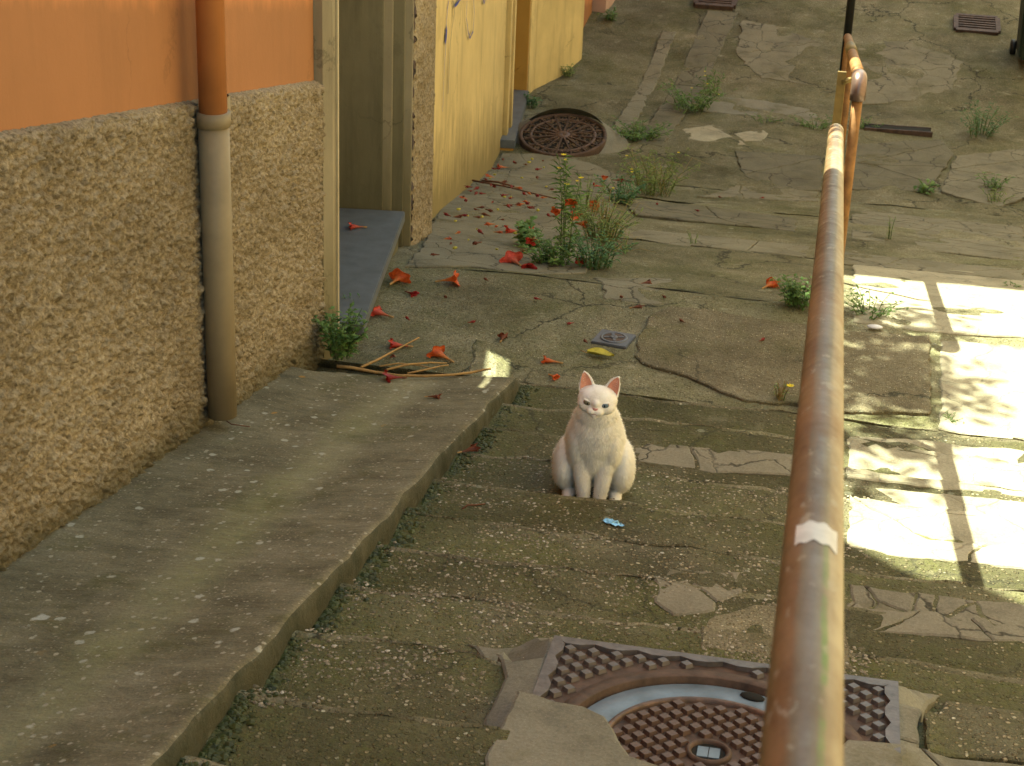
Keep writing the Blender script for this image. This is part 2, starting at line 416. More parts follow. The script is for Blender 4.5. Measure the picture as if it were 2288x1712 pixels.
M['graffiti_grey'] = mat_plain('faded_grey_spray_paint', (.17, .14, .12), .7, 30, .3, .05)
M['peb'] = mat_plain('pebble', (.30, .265, .19), .8, 60, .45, .2)

def mat_leaf(name, c1, c2, trans=.25):
    a = MT(name, .55)
    r = a.n('ShaderNodeNewGeometry').outputs['Random Per Island']
    c = a.mix(r, c1, c2); a.done(c)
    try: a.b.inputs['Subsurface Weight'].default_value = 0
    except Exception: pass
    tr = a.n('ShaderNodeBsdfTranslucent'); a.l(c, tr.inputs[0])
    mx = a.n('ShaderNodeMixShader'); mx.inputs[0].default_value = trans
    a.l(a.b.outputs[0], mx.inputs[1]); a.l(tr.outputs[0], mx.inputs[2])
    a.l(mx.outputs[0], a.t.nodes['Material Output'].inputs[0])
    return a.m
M['leaf'] = mat_leaf('weed_leaf', (.06, .125, .025), (.17, .27, .07))
M['leaf_blue'] = mat_leaf('blue_green_leaf', (.05, .13, .045), (.13, .23, .09))
M['leaf_pale'] = mat_leaf('pale_green_leaf', (.14, .21, .05), (.25, .31, .10))
M['straw'] = mat_leaf('dry_straw', (.36, .23, .08), (.46, .34, .14))
M['moss'] = mat_leaf('moss', (.020, .027, .006), (.062, .070, .014), .1)
M['stem'] = mat_plain('green_stem', (.10, .14, .045), .6, 30, .3, .1)
M['yellow_flower'] = mat_plain('yellow_flower', (.75, .58, .03), .6, 40, .2, .1)

def mat_flower(name, tubec, petal, dark):
    a = MT(name, .5); o = a.objco(); z = a.xyz(o)
    c = a.ramp(z[2], [(.0, tubec), (.035, tuple(Vector(tubec)*.4+Vector(petal)*.6)), (.06, petal)])
    v = a.ramp(a.noise(70, 4, .7, a.mapped(o, (1, 1, .25))), [(.3, dark), (.62, (1.05, 1.05, 1.05))])
    c = a.mix(1.0, c, v, 'MULTIPLY'); c = a.mix(a.math('MULTIPLY', a.ramp(a.noise(28, 3, .6, o), [(.52, 0), (.66, 1)]), .45), c, tuple(Vector(petal)*.45)); a.done(c, a.bump(a.noise(80, 3, co=o), .3, .003))
    tr = a.n('ShaderNodeBsdfTranslucent'); a.l(c, tr.inputs[0])
    mx = a.n('ShaderNodeMixShader'); mx.inputs[0].default_value = .3
    a.l(a.b.outputs[0], mx.inputs[1]); a.l(tr.outputs[0], mx.inputs[2]); a.l(mx.outputs[0], a.t.nodes['Material Output'].inputs[0])
    return a.m
M['fl_orange'] = mat_flower('orange_trumpet', (.62, .33, .09), (.66, .115, .03), (.6, .45, .4))
M['fl_red'] = mat_flower('red_trumpet', (.60, .22, .08), (.58, .05, .03), (.55, .4, .4))
M['fl_pink'] = mat_flower('coral_trumpet', (.55, .24, .10), (.66, .09, .065), (.6, .45, .45))
M['fl_dark'] = mat_flower('crimson_trumpet', (.30, .06, .03), (.32, .018, .02), (.5, .4, .4))
M['fl_brown'] = mat_flower('withered_trumpet', (.24, .10, .04), (.20, .05, .022), (.5, .4, .4))

def mat_rail():
    a = MT('worn_rusty_paint_lit_rail', .42); o = a.objco(); p = a.xyz(o)
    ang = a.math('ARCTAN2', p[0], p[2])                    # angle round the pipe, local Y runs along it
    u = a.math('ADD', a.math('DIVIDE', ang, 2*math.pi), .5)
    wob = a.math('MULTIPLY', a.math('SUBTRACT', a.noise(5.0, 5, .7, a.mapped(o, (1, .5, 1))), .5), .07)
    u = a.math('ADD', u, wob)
    c = a.ramp(u, [(.29, (.13, .10, .045)), (.35, (.18, .115, .06)), (.42, (.185, .105, .058)), (.45, (.18, .142, .10)), (.50, (.18, .14, .112)), (.55, (.20, .168, .115)), (.58, (.32, .265, .18)), (.68, (.40, .33, .22)), (.76, (.34, .26, .13))])  # paint and rust bands; pale right side holds bounced light in its colour
    pat = a.ramp(a.noise(9, 6, .7, a.mapped(o, (1, .3, 1))), [(.40, (.58, .48, .40)), (.55, (1, 1, 1)), (.7, (1.2, 1.15, 1.1))])
    c = a.mix(.8, c, pat, 'MULTIPLY')
    # one long smear of green paint near the camera end
    g = a.math('MULTIPLY', a.ramp(a.math('ABSOLUTE', a.math('SUBTRACT', u, .563)), [(.012, 1), (.019, 0)]), a.ramp(a.noise(9, 5, .7, a.mapped(o, (1, .6, 1))), [(.44, 0), (.54, 1)]))
    g = a.math('MULTIPLY', g, a.ramp(a.math('MULTIPLY', p[1], .4), [(.36, 1), (.56, 0)]))
    c = a.mix(a.math('MULTIPLY', g, .8), c, (.11, .20, .05))
    rust = a.ramp(a.noise(2.2, 5, .7, a.mapped(o, (1, .5, 1), (3, 1, 2))), [(.52, 0), (.62, 1)])
    c = a.mix(a.math('MULTIPLY', rust, .5), c, (.22, .115, .058))
    chips = a.ramp(a.noise(45, 4, .7, a.mapped(o, (1, .35, 1))), [(.60, 0), (.63, 1)])
    c = a.mix(a.math('MULTIPLY', chips, .6), c, (.34, .30, .23))
    pits = a.ramp(a.noise(110, 4, .75, a.mapped(o, (1, .5, 1))), [(.64, 0), (.70, 1)]); c = a.mix(a.math('MULTIPLY', pits, .6), c, (.07, .045, .025))
    a.b.inputs['Metallic'].default_value = .05
    return a.done(c, a.bump(a.noise(60, 5, .7, o), .3, .002), a.ramp(a.noise(20, 4, .6, o), [(.3, .40), (.7, .65)]))
M['rail'] = mat_rail()
M['rust'] = mat_plain('orange_rust', (.27, .135, .05), .6, 14, .4, .3, .2)
M['bracket'] = mat_plain('yellowed_iron_bar', (.22, .155, .06), .5, 12, .3, .2, .1)

# ------------------------------------------------------------------ ground, steps, ramp, landing
ground = mobj('ground', [(-150, -150, -7), (150, -150, -7), (150, 150, -7), (-150, 150, -7)], [(0, 1, 2, 3)], M['cement_grey'])
tag(ground, kind='structure')
stairs = empty('stairs'); tag(stairs, kind='structure')
XR = 2.55
_mc = onz(1584, 1672, -2.135); MCX, MCY, MCZ = _mc
xs = np.concatenate([np.arange(KERB-.06, 1.3, .022), np.linspace(1.3, XR, 20)])
for i in range(1, len(NOS)):
    y0, y1 = NOS[i-1], NOS[i]; z = env(y1)
    if y1 < 1.0: continue
    ny = 15
    f = np.linspace(0, 1, ny)
    rows = []
    jit = (fbm(xs*7, np.full_like(xs, i*3.7), 4, i) - .5)*.05
    wear = fbm(xs*4, np.full_like(xs, i*9.1), 3, 40+i)
    rows_y = list(y0-.01 + (y1-.02-(y0-.01))*f)
    for k, yy in enumerate(rows_y):
        Y = np.full_like(xs, yy)
        if k == ny-1: Y = y1 - .018 + jit
        elif k == ny-2: Y = y1 - .05 + jit*.8
        Z = z + (fbm(xs*6, Y*6, 4, 5)-.5)*.016 + .006*(1-f[k])
        if k == ny-1: Z = Z - .002 - .004*wear
        rows.append(np.stack([xs, Y, Z], 1))
    Y = y1 + jit; rows.append(np.stack([xs, Y, z - .014 - .008*wear + (fbm(xs*6, Y*6, 4, 5)-.5)*.012], 1))
    rows.append(np.stack([xs, Y+.004, np.full_like(xs, z-.14)], 1))
    Va = np.concatenate(rows)
    inm = (np.abs(Va[:, 0]-MCX) < .375) & (np.abs(Va[:, 1]-MCY) < .375)
    Va[inm, 2] = np.minimum(Va[inm, 2], MCZ-.13)
    so = grid_np('step', Va, len(rows), len(xs), M['step'], stairs)
    wn_ = np.clip(fbm(xs*5, np.full_like(xs, i*5.3), 4, 70+i)*2.2-.55, 0.02, 1)*.05
    nrows = []
    for g in (1.0, .5, 0.0, -.06):
        Yn = y1 - .016 + jit - wn_*g; 
        Zn = z + (fbm(xs*6, Yn*6, 4, 5)-.5)*.016 + .0022 - (.0045 if g == 1.0 else 0) - (.004+.004*wear if g <= 0 else 0) - (.012 if g < 0 else 0)
        if g < 0: Yn = y1 + jit + .002
        nrows.append(np.stack([xs, Yn, Zn], 1))
    Vn = np.concatenate(nrows); inm = (np.abs(Vn[:, 0]-MCX) < .40) & (np.abs(Vn[:, 1]-MCY) < .40); Vn[inm, 2] -= .2
    grid_np('nosing', Vn, 4, len(xs), M['nosing'], stairs)

ramp_y = np.concatenate([np.linspace(-.6, 2.2, 20), np.arange(2.22, 6.02, .02), np.linspace(6.03, 6.24, 12)])
ramp_x = np.concatenate([np.linspace(-2.0, -1.142, 47), [-1.127, -1.116, -1.1105]])
V = []
for yy in ramp_y:
    X = ramp_x.copy(); Y = np.full_like(X, yy)
    edge = (fbm(np.array([yy*5]), np.array([3.3]), 4, 9)[0]-.5)*.035
    Z = rampz(X, yy) + (fbm(X*5, Y*5, 4, 3)-.5)*.018
    w = np.clip((X+1.28)/.17, 0, 1); X = X + w*edge
    Z = Z - np.where(ramp_x > -1.122, .006, 0) - np.where(ramp_x > -1.112, .008, 0)
    # run-out at the lower end, the left side dipping first
    endf = np.clip((yy - (6.02 - .22*np.clip((-1.25-ramp_x)/.6, 0, 1)))/.20, 0, 1)
    Z = Z*(1-endf) + (-2.792)*endf
    sk = np.stack([X, Y, Z], 1)
    skirt = np.array([[X[-1]+.003, yy, Z[-1]-.03], [X[-1]+.006, yy, min(Z[-1]-.05, env(yy)-.2)]])
    V.append(np.concatenate([sk, skirt]))
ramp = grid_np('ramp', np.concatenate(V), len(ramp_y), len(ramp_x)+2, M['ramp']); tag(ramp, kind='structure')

pav = empty('alley_pavement'); tag(pav, kind='structure')
def sheet(name, x0, x1, y0, y1, step, mat, amp=.02, seed=1, parent=None, base=gz, drop=True):
    gx = np.arange(x0, x1+step, step); gy = np.arange(y0, y1+step*.5, step); rows = []
    for yy in gy:
        yq = min(max(yy, y0+1e-4), y1-1e-4)
        Z = np.array([base(0.5, yq)]*len(gx)) + (fbm(gx*3, np.full_like(gx, yy*3), 5, seed)-.5)*amp
        rows.append(np.stack([gx, np.full_like(gx, yy), Z], 1))
    if drop: rows.append(rows[-1] + np.array([0, .004, -.15]))
    return grid_np(name, np.concatenate(rows), len(rows), len(gx), mat, parent or pav)
sheet('landing', -2.9, KERB+.01, 5.55, 6.14, .03, M['landing'], .012, 20, base=lambda x, y: -2.774, drop=False)
sheet('landing', -2.9, XR, 6.13, 7.46, .022, M['landing'], .02, 21)
sheet('lower_landing', -2.9, XR, 7.44, 8.86, .03, M['landing'], .03, 22)
sheet('lower_landing', -3.2, XR+.6, 8.84, 10.71, .03, M['landing'], .04, 23)
sheet('lower_landing', -3.4, XR+.6, 10.69, 11.61, .03, M['landing'], .04, 24)
sheet('street', -4.2, XR+2.0, 11.59, 22, .05, M['landing'], .05, 25, drop=False)

# ---- cement patches: slabs of irregular outline, broken along real gaps
def clip_half(poly, a, b, c):           # keep a*x+b*y <= c
    out = []; n = len(poly)
    for i in range(n):
        p, q = poly[i], poly[(i+1) % n]; dp = a*p[0]+b*p[1]-c; dq = a*q[0]+b*q[1]-c
        if dp <= 0: out.append(p)
        if (dp < 0) != (dq < 0) and abs(dp-dq) > 1e-9:
            t = dp/(dp-dq); out.append((p[0]+(q[0]-p[0])*t, p[1]+(q[1]-p[1])*t))
    return out
def area(p): return .5*sum(p[i][0]*p[(i+1) % len(p)][1]-p[(i+1) % len(p)][0]*p[i][1] for i in range(len(p)))
def rough_edge(poly, step, amp, seed=0.0):
    out = []; n = len(poly)
    for i in range(n):
        p, q = Vector(poly[i]), Vector(poly[(i+1) % n]); L = (q-p).length; k = max(1, int(L/step))
        for j in range(k):
            r = p.lerp(q, j/k)
            v = noise.noise_vector(Vector((r.x*9, r.y*9, seed))) + .5*noise.noise_vector(Vector((r.x*31, r.y*31, seed)))
            out.append((r.x+v.x*amp, r.y+v.y*amp))
    return out
def inset_towards(poly, d):
    n = len(poly); out = []
    s = 1 if area(poly) > 0 else -1
    for i in range(n):
        a, b, c = Vector(poly[i-1]), Vector(poly[i]), Vector(poly[(i+1) % n])
        e1 = (b-a); e2 = (c-b)
        n1 = Vector((-e1.y, e1.x))*s; n2 = Vector((-e2.y, e2.x))*s
        nn = n1.normalized() + n2.normalized()
        if nn.length > 1e-6: nn.normalize()
        out.append(tuple(b+nn*d))
    return out
def slab(name, poly, mat, parent, zf, thick=.03, grid=.035, rim=.004):
    if area(poly) < 0: poly = poly[::-1]
    inner = inset_towards(poly, rim*1.5)
    pts = [Vector(p) for p in inner]; nb = len(pts)
    xs_ = [p[0] for p in poly]; ys_ = [p[1] for p in poly]
    def inside(x, y):
        c = False; n = nb
        for i in range(n):
            x1, y1 = inner[i]; x2, y2 = inner[(i+1) % n]
            if (y1 > y) != (y2 > y) and x < (x2-x1)*(y-y1)/(y2-y1)+x1: c = not c
        return c
    gx = min(xs_)
    while gx < max(xs_):
        gy = min(ys_)
        while gy < max(ys_):
            jx, jy = gx+random.uniform(-.2, .2)*grid, gy+random.uniform(-.2, .2)*grid
            if inside(jx, jy): pts.append(Vector((jx, jy)))
            gy += grid
        gx += grid
    try: vv, ee, ff, _, _, _ = delaunay_2d_cdt(pts, [(i, (i+1) % nb) for i in range(nb)], [list(range(nb))], 1, 1e-5)
    except Exception: return None
    verts = [(v.x, v.y, zf(v.x, v.y)) for v in vv]; faces = [tuple(f) for f in ff]
    base = len(verts)
    for p in inner: verts.append((p[0], p[1], zf(p[0], p[1])))
    for p in poly: verts.append((p[0], p[1], zf(p[0], p[1])-rim))
    for p in poly: verts.append((p[0], p[1], zf(p[0], p[1])-thick))
    for i in range(nb):
        j = (i+1) % nb
        faces.append((base+i, base+nb+i, base+nb+j, base+j)); faces.append((base+nb+i, base+2*nb+i, base+2*nb+j, base+nb+j))
    return mobj(name, verts, faces, mat, parent)
def patch(px, mat, ncell=1, raise_=.008, thick=.035, gap=.006, zf=None, seed=1, parent=None, src=True, name='cement_patch', amp=.010, xy=None):
    poly = xy or [tuple(hit(x, y).xy) if src else tuple(hd(x, y).xy) for x, y in px]
    if area(poly) < 0: poly = poly[::-1]
    zf0 = zf or (lambda x, y: gz(max(x, KERB+.001), y) + raise_*.55 + .006*noise.noise(Vector((x*4, y*4, seed))))
    rs = random.Random(seed)
    if ncell <= 1: cells = [poly]
    else:
        x0, x1 = min(p[0] for p in poly), max(p[0] for p in poly); y0, y1 = min(p[1] for p in poly), max(p[1] for p in poly)
        pts = [(rs.uniform(x0, x1), rs.uniform(y0, y1)) for _ in range(ncell)]
        cells = []
        for i, p in enumerate(pts):
            c = poly
            for j, q in enumerate(pts):
                if i == j or len(c) < 3: continue
                a, b = q[0]-p[0], q[1]-p[1]; c = clip_half(c, a, b, (q[0]**2+q[1]**2-p[0]**2-p[1]**2)/2)
            if len(c) >= 3 and abs(area(c)) > .0012: cells.append(c)
    for c in cells:
        r = rough_edge(c, .018, amp*1.5, seed*.37)
        r = inset_towards(r, gap/2)
        slab(name, r, mat, parent or pav, zf0, thick)
# patches traced on the ground, in photo pixels
patch([(1416,798),(1430,740),(1452,709),(1492,689),(1593,697),(1734,721),(1900,742),(2080,756),(2080,930),(1900,925),(1762,906),(1657,898),(1533,846),(1424,814)], M['rough_patch'], 1, .022, .05, seed=3)
patch([(1408,1003),(1440,999),(1497,995),(1560,1003),(1625,1001),(1762,1019),(1880,1032),(1880,1078),(1738,1065),(1601,1059),(1500,1045),(1420,1035)], M['cement_pink'], 2, .012, seed=4)
patch([(1453,1300),(1500,1272),(1570,1278),(1645,1286),(1663,1330),(1600,1345),(1590,1365),(1500,1380),(1462,1345)], M['cement_pink'], 4, .008, seed=5, amp=.014)
patch([(1895,1311),(2050,1326),(2288,1351),(2350,1358),(2350,1445),(2288,1438),(2044,1427),(1895,1416)], M['cement_pink'], 9, .010, gap=.004, seed=6)
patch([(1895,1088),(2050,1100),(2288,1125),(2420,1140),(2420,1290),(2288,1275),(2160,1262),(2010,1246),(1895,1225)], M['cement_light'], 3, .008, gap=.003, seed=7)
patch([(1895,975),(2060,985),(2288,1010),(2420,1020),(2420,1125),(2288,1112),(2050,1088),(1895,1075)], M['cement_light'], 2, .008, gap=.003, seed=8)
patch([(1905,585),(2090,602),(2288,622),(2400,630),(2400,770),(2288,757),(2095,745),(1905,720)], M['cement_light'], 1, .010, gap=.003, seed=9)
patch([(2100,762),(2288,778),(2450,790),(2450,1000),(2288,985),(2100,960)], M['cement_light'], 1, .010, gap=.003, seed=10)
patch([(1425,514),(1814,554),(1792,577),(1590,556),(1389,532)], M['cement'], 2, .014, seed=11)
patch([(1830,560),(2288,606),(2288,630),(1840,588)], M['cement'], 4, .014, seed=12)
patch([(1400,460),(1440,450),(1600,465),(1780,490),(1780,520),(1600,500),(1420,482)], M['cement_dark'], 3, .012, seed=13)
patch([(1524,290),(1586,282),(1640,308),(1671,326),(1613,326),(1537,313)], M['cement_light'], 1, .014, seed=14)
patch([(1640,300),(1700,290),(1718,300),(1700,318),(1662,318)], M['cement_light'], 1, .014, seed=15)
patch([(1640,338),(1760,345),(1835,350),(1835,430),(1740,425),(1660,395)], M['cement_dark'], 2, .014, seed=16)
patch([(1910,325),(2100,312),(2130,345),(2100,395),(2080,430),(1900,425)], M['cement_dark'], 4, .014, seed=17)
patch([(2135,350),(2300,330),(2300,440),(2230,465),(2100,430)], M['cement'], 4, .014, seed=18)
patch([(1900,470),(2288,510),(2288,585),(1900,545)], M['cement'], 8, .012, seed=19)
patch([(905,600),(940,560),(985,465),(1122,345),(1200,345),(1320,365),(1390,395),(1395,430),(1360,480),(1335,540),(1310,612),(1190,615),(1050,598)], M['cement'], 1, .016, .07, seed=20)
patch([(1040,845),(1060,760),(1090,762),(1110,800),(1125,846)], M['landing'], 1, .004, .02, seed=21)
patch([(1660,45),(1740,60),(1830,95),(1850,140),(1800,190),(1700,175),(1640,120)], M['cement'], 2, .010, gap=.004, seed=22, amp=.02)
patch([(1900,90),(2060,95),(2150,140),(2120,215),(1920,235)], M['cement'], 2, .010, gap=.004, seed=25, amp=.02)
patch([(1560,215),(1700,225),(1830,245),(1835,280),(1700,262),(1570,250)], M['cement_grey'], 2, .010, gap=.004, seed=27, amp=.02)
patch([(1640,415),(1830,428),(1830,452),(1560,440)], M['cement'], 2, .010, gap=.004, seed=28, amp=.02)
patch([(1330,620),(1520,625),(1560,655),(1480,680),(1350,672)], M['cement'], 1, .006, gap=.004, seed=29, amp=.02)
patch([(1580,25),(1650,30),(1480,330),(1420,320)], M['cement_dark'], 2, .022, seed=23)
patch([(1480,70),(1510,75),(1400,310),(1360,300)], M['cement'], 2, .022, seed=24)

# ------------------------------------------------------------------ near manhole: square frame, round cover
mc = onz(1584, 1672, -2.135)
TILT = R(-5.0)
man = empty('manhole_cover', mc); man.rotation_euler = (TILT, 0, R(.6))
tag(man, 'square rusty iron manhole frame with round studded cover in the front steps', 'manhole')
HW = .385
def diamond_mesh(r, h, mat):
    bm = bmesh.new()
    lo = [bm.verts.new((r*1.12*c, r*1.12*s, 0)) for c, s in ((1, 0), (0, 1), (-1, 0), (0, -1))]
    hi = [bm.verts.new((r*.88*c, r*.88*s, h)) for c, s in ((1, 0), (0, 1), (-1, 0), (0, -1))]
    for i in range(4): bm.faces.new((lo[i], lo[(i+1) % 4], hi[(i+1) % 4], hi[i]))
    bm.faces.new(hi)
    o = bobj('stud', bm, mat); me = o.data; bpy.data.objects.remove(o); return me
bm = bmesh.new()           # frame plate with a round hole
NS = 64; ring = []; sq = []
RH = .328
for k in range(NS):
    a = 2*math.pi*k/NS; c, s = math.cos(a), math.sin(a); t = HW/max(abs(c), abs(s))
    ring.append(bm.verts.new((RH*c, RH*s, 0))); sq.append(bm.verts.new((t*c, t*s, 0)))
for k in range(NS):
    j = (k+1) % NS; bm.faces.new((ring[k], sq[k], sq[j], ring[j]))
lower = [bm.verts.new(v.co + Vector((0, 0, -.10))) for v in sq]
for k in range(NS):
    j = (k+1) % NS; bm.faces.new((sq[k], lower[k], lower[j], sq[j]))
frame_plate = bobj('frame', bm, M['iron'], man)
def annulus(name, r0, r1, z0, z1, mat, parent, seg=72, chamfer=.004):
    bm = bmesh.new(); prof = [(r0, z0), (r0, z1-chamfer), (r0+chamfer, z1), (r1-chamfer, z1), (r1, z1-chamfer), (r1, z0)]
    rings = [[bm.verts.new((r*math.cos(2*math.pi*k/seg), r*math.sin(2*math.pi*k/seg), z)) for k in range(seg)] for r, z in prof]
    for a, b in zip(rings, rings[1:]):
        for k in range(seg): bm.faces.new((a[k], a[(k+1) % seg], b[(k+1) % seg], b[k]))
    return bobj(name, bm, mat, parent, True)
bm = bmesh.new()           # raised outer border with a scalloped inner side
W = .018
outer = []; inner = []
per = 8*12
for k in range(per):
    side, f = divmod(k, per//4); f = f/(per//4)*2-1
    sc = W + .016*(0.5-0.5*math.cos(2*math.pi*(f*.5+.5)*8))
    p = {0: (f, -1), 1: (1, f), 2: (-f, 1), 3: (-1, -f)}[side]
    outer.append((p[0]*HW, p[1]*HW)); q = HW-sc
    inner.append((max(-q, min(q, p[0]*HW)) if side in (0, 2) else p[0]*q, max(-q, min(q, p[1]*HW)) if side in (1, 3) else p[1]*q))
vo = [bm.verts.new((*p, .012)) for p in outer]; vi = [bm.verts.new((*p, .012)) for p in inner]; vb = [bm.verts.new((*p, 0)) for p in inner]
for k in range(per):
    j = (k+1) % per
    bm.faces.new((vo[k], vo[j], vi[j], vi[k])); bm.faces.new((vi[k], vi[j], vb[j], vb[k]))
vl = [bm.verts.new((*p, -.02)) for p in outer]
for k in range(per):
    j = (k+1) % per; bm.faces.new((vl[k], vl[j], vo[j], vo[k]))
bobj('border', bm, M['iron_face'], man)
annulus('frame_ring', RH-.030, RH+.004, -.06, .005, M['iron'], man, 72, .002)
annulus('seat_ring', .224, RH-.036, -.06, -.009, M['steel'], man)
stud1 = diamond_mesh(.0150, .010, M['iron_face']); P1 = .0525
for i in range(-9, 10):
    for j in range(-9, 10):
        for off in (0, 1):
            x = (i+off*.5)*P1; y = (j+off*.5)*P1
            if max(abs(x), abs(y)) < HW-.036 and math.hypot(x, y) > RH+.016:
                o = bpy.data.objects.new('stud', stud1); col.objects.link(o); o.parent = man; o.location = (x, y, .0005)
bm = bmesh.new()
cap = bmesh.ops.create_circle(bm, cap_ends=True, radius=.223, segments=64)
for v in bm.verts: v.co.z = -.012
cover = bobj('cover', bm, M['iron'], man)
annulus('cover_rim', .209, .223, -.05, -.002, M['iron_brown'], man)
stud2 = diamond_mesh(.0148, .010, M['iron_brown']); P2 = .0450
for i in range(-9, 10):
    for j in range(-9, 10):
        for off in (0, 1):
            x = (i+off*.5)*P2+.01; y = (j+off*.5)*P2
            if .058 < math.hypot(x, y) < .198:
                o = bpy.data.objects.new('stud', stud2); col.objects.link(o); o.parent = cover; o.location = (x, y, -.0118)
bm = bmesh.new(); bmesh.ops.create_circle(bm, cap_ends=True, radius=.036, segments=24)
hole = bobj('key_hole', bm, M['dark'], man); hole.location = (0, 0, -.0115)
annulus('key_rim', .036, .048, -.03, -.003, M['iron'], man, 28)
for s in (-1, 1):
    bm = bmesh.new(); bbox(bm, s*.012-.011, s*.012+.011, -.02, .02, -.0113, -.009)
    bobj('key_plate', bm, M['steel'], man)
for ang in (200, 74):       # lifting notches in the steel ring
    a = R(ang); bm = bmesh.new(); bmesh.ops.create_uvsphere(bm, u_segments=10, v_segments=6, radius=.022)
    for v in bm.verts: v.co = Vector((v.co.x*1.3, v.co.y*.8, v.co.z*.25))
    o = bobj('lifting_notch', bm, M['dark'], man, True); o.location = (.268*math.cos(a), .268*math.sin(a), -.007); o.rotation_euler = (0, 0, a+1.57)
def manz(x, y): return mc.z + (y-mc.y)*math.tan(TILT) + .004
def collar(x, y):
    d = max(abs(x-mc.x)-HW, abs(y-mc.y)-HW, 0.0); f = min(1.0, d/.10)
    return manz(x, y)*(1-f) + (gz(x, y)+.006)*f
man_in = man.matrix_basis.inverted()
# cement collar pieces round the frame
patch([(1039,1445),(1058,1456),(1116,1481),(1123,1525),(1114,1554),(1080,1617),(1070,1660),(1058,1682),(1080,1699),(1100,1760),(1180,1800),(1170,1740),(1203,1595),(1240,1462),(1180,1452),(1110,1453)], M['cement_grey'], 1, zf=lambda x, y: collar(x, y)+.004, thick=.16, seed=31, amp=.004)
patch([(1150,1590),(1201,1597),(1242,1614),(1302,1626),(1348,1653),(1411,1687),(1484,1712),(1560,1752),(1560,1850),(1120,1850),(1080,1700)], M['cement_grey'], 1, zf=lambda x, y: manz(x, y)+.020, thick=.18, seed=32, amp=.004)
patch([(1992,1545),(2098,1558),(2075,1600),(2052,1630),(2054,1690),(2050,1780),(1980,1780)], M['cement_grey'], 2, zf=lambda x, y: collar(x, y)+.002, thick=.16, seed=33, amp=.004)
patch([(1780,1730),(1890,1690),(2100,1700),(2300,1720),(2300,1850),(1780,1850)], M['cement_grey'], 2, zf=lambda x, y: collar(x, y)+.01, thick=.16, seed=34, amp=.004)
patch([(2062,1612),(2110,1575),(2300,1600),(2300,1712),(2070,1700)], M['step'], 1, zf=lambda x, y: collar(x, y)+.010, thick=.16, seed=35, amp=.006)
patch([(1580,1385),(1680,1350),(1790,1360),(1900,1400),(1900,1500),(1700,1478),(1560,1450)], M['rough_patch'], 2, .012, seed=36)

# ------------------------------------------------------------------ orange house on the left
DX = -1.92
dA, dB = onx(0, 308, DX), onx(758, 178, DX)
def dado_top(Y): return dA.z + (dB.z-dA.z)*(Y-dA.y)/(dB.y-dA.y)
HEND = 6.22
house = empty('orange_house', (DX, 3, env(3))); tag(house, 'orange plastered house with a brown roughcast base along the ramp', 'house')
def world_child(o, p):
    o.parent = p; o.matrix_parent_inverse = Matrix.Translation(-Vector(p.location)); return o
ny, nz = 560, 230
yy = np.linspace(2.55, HEND, ny); fz = np.linspace(0, 1, nz)
YY, FF = np.meshgrid(yy, fz)
zt = dado_top(YY); zb = env(YY) - .10
ZZ = zb + (zt-zb)*FF
lump = fbm(YY*78, ZZ*78, 3, 11); lump2 = fbm(YY*26, ZZ*26, 2, 12); lump3 = vnoise(YY*130, ZZ*130, 13)
amp_ = .5 + 1.0*fbm(YY*3.1, ZZ*3.1, 3, 15)
XX = DX + (lump-.5)*.034*amp_ + (lump2-.5)*.016 + (lump3-.5)*.016
topf = np.clip((FF-.985)/.015, 0, 1); XX = XX - topf*.012
rows = np.stack([XX, YY, ZZ], -1)
ledge = rows[-1].copy(); ledge[:, 0] = DX-.05; ledge[:, 2] += .012
rows = np.concatenate([rows, ledge[None]], 0)
bs = grid_np('roughcast_base', rows.reshape(-1, 3), nz+1, ny, M['roughcast'], None); world_child(bs, house)
for nm, y0, y1 in (('roughcast_base', -1.5, 2.56),):
    bm = bmesh.new()
    v = [bm.verts.new(p) for p in ((DX, y0, env(y0)-.3), (DX, y1, env(y1)-.3), (DX, y1, dado_top(y1)), (DX, y0, dado_top(y0)), (DX-.05, y1, dado_top(y1)), (DX-.05, y0, dado_top(y0)))]
    bm.faces.new(v[:4]); bm.faces.new((v[3], v[2], v[4], v[5])); world_child(bobj(nm, bm, M['roughcast']), house)
WX = DX - .035                                   # orange plaster face
bm = bmesh.new()                                 # walls (front face fine enough for unevenness)
gy = np.linspace(-1.5, HEND, 90); gzv = np.linspace(-3.1, 5.0, 80)
A, B = np.meshgrid(gy, gzv); Xw = WX + (fbm(A*1.5, B*1.5, 3, 31)-.5)*.012
world_child(grid_np('plaster_wall', np.stack([Xw, A, B], -1).reshape(-1, 3), 80, 90, M['orange'], None), house)
bbox(bm, -7.5, WX-.02, -1.5, HEND, -4, 5.0); world_child(bobj('wall_body', bm, M['orange']), house)
bm = bmesh.new()
v = [bm.verts.new(p) for p in ((-1.55, -1.9, 5.02), (-1.55, HEND+.15, 5.02), (-4.7, HEND+.15, 6.3), (-4.7, -1.9, 6.3), (-7.9, HEND+.15, 5.02), (-7.9, -1.9, 5.02))]
bm.faces.new(v[:4]); bm.faces.new((v[3], v[2], v[4], v[5])); bm.faces.new((v[1], v[2], v[4])); bm.faces.new((v[0], v[3], v[5])); bm.faces.new((v[0], v[5], v[4], v[1]))
world_child(bobj('roof', bm, M['terracotta']), house)
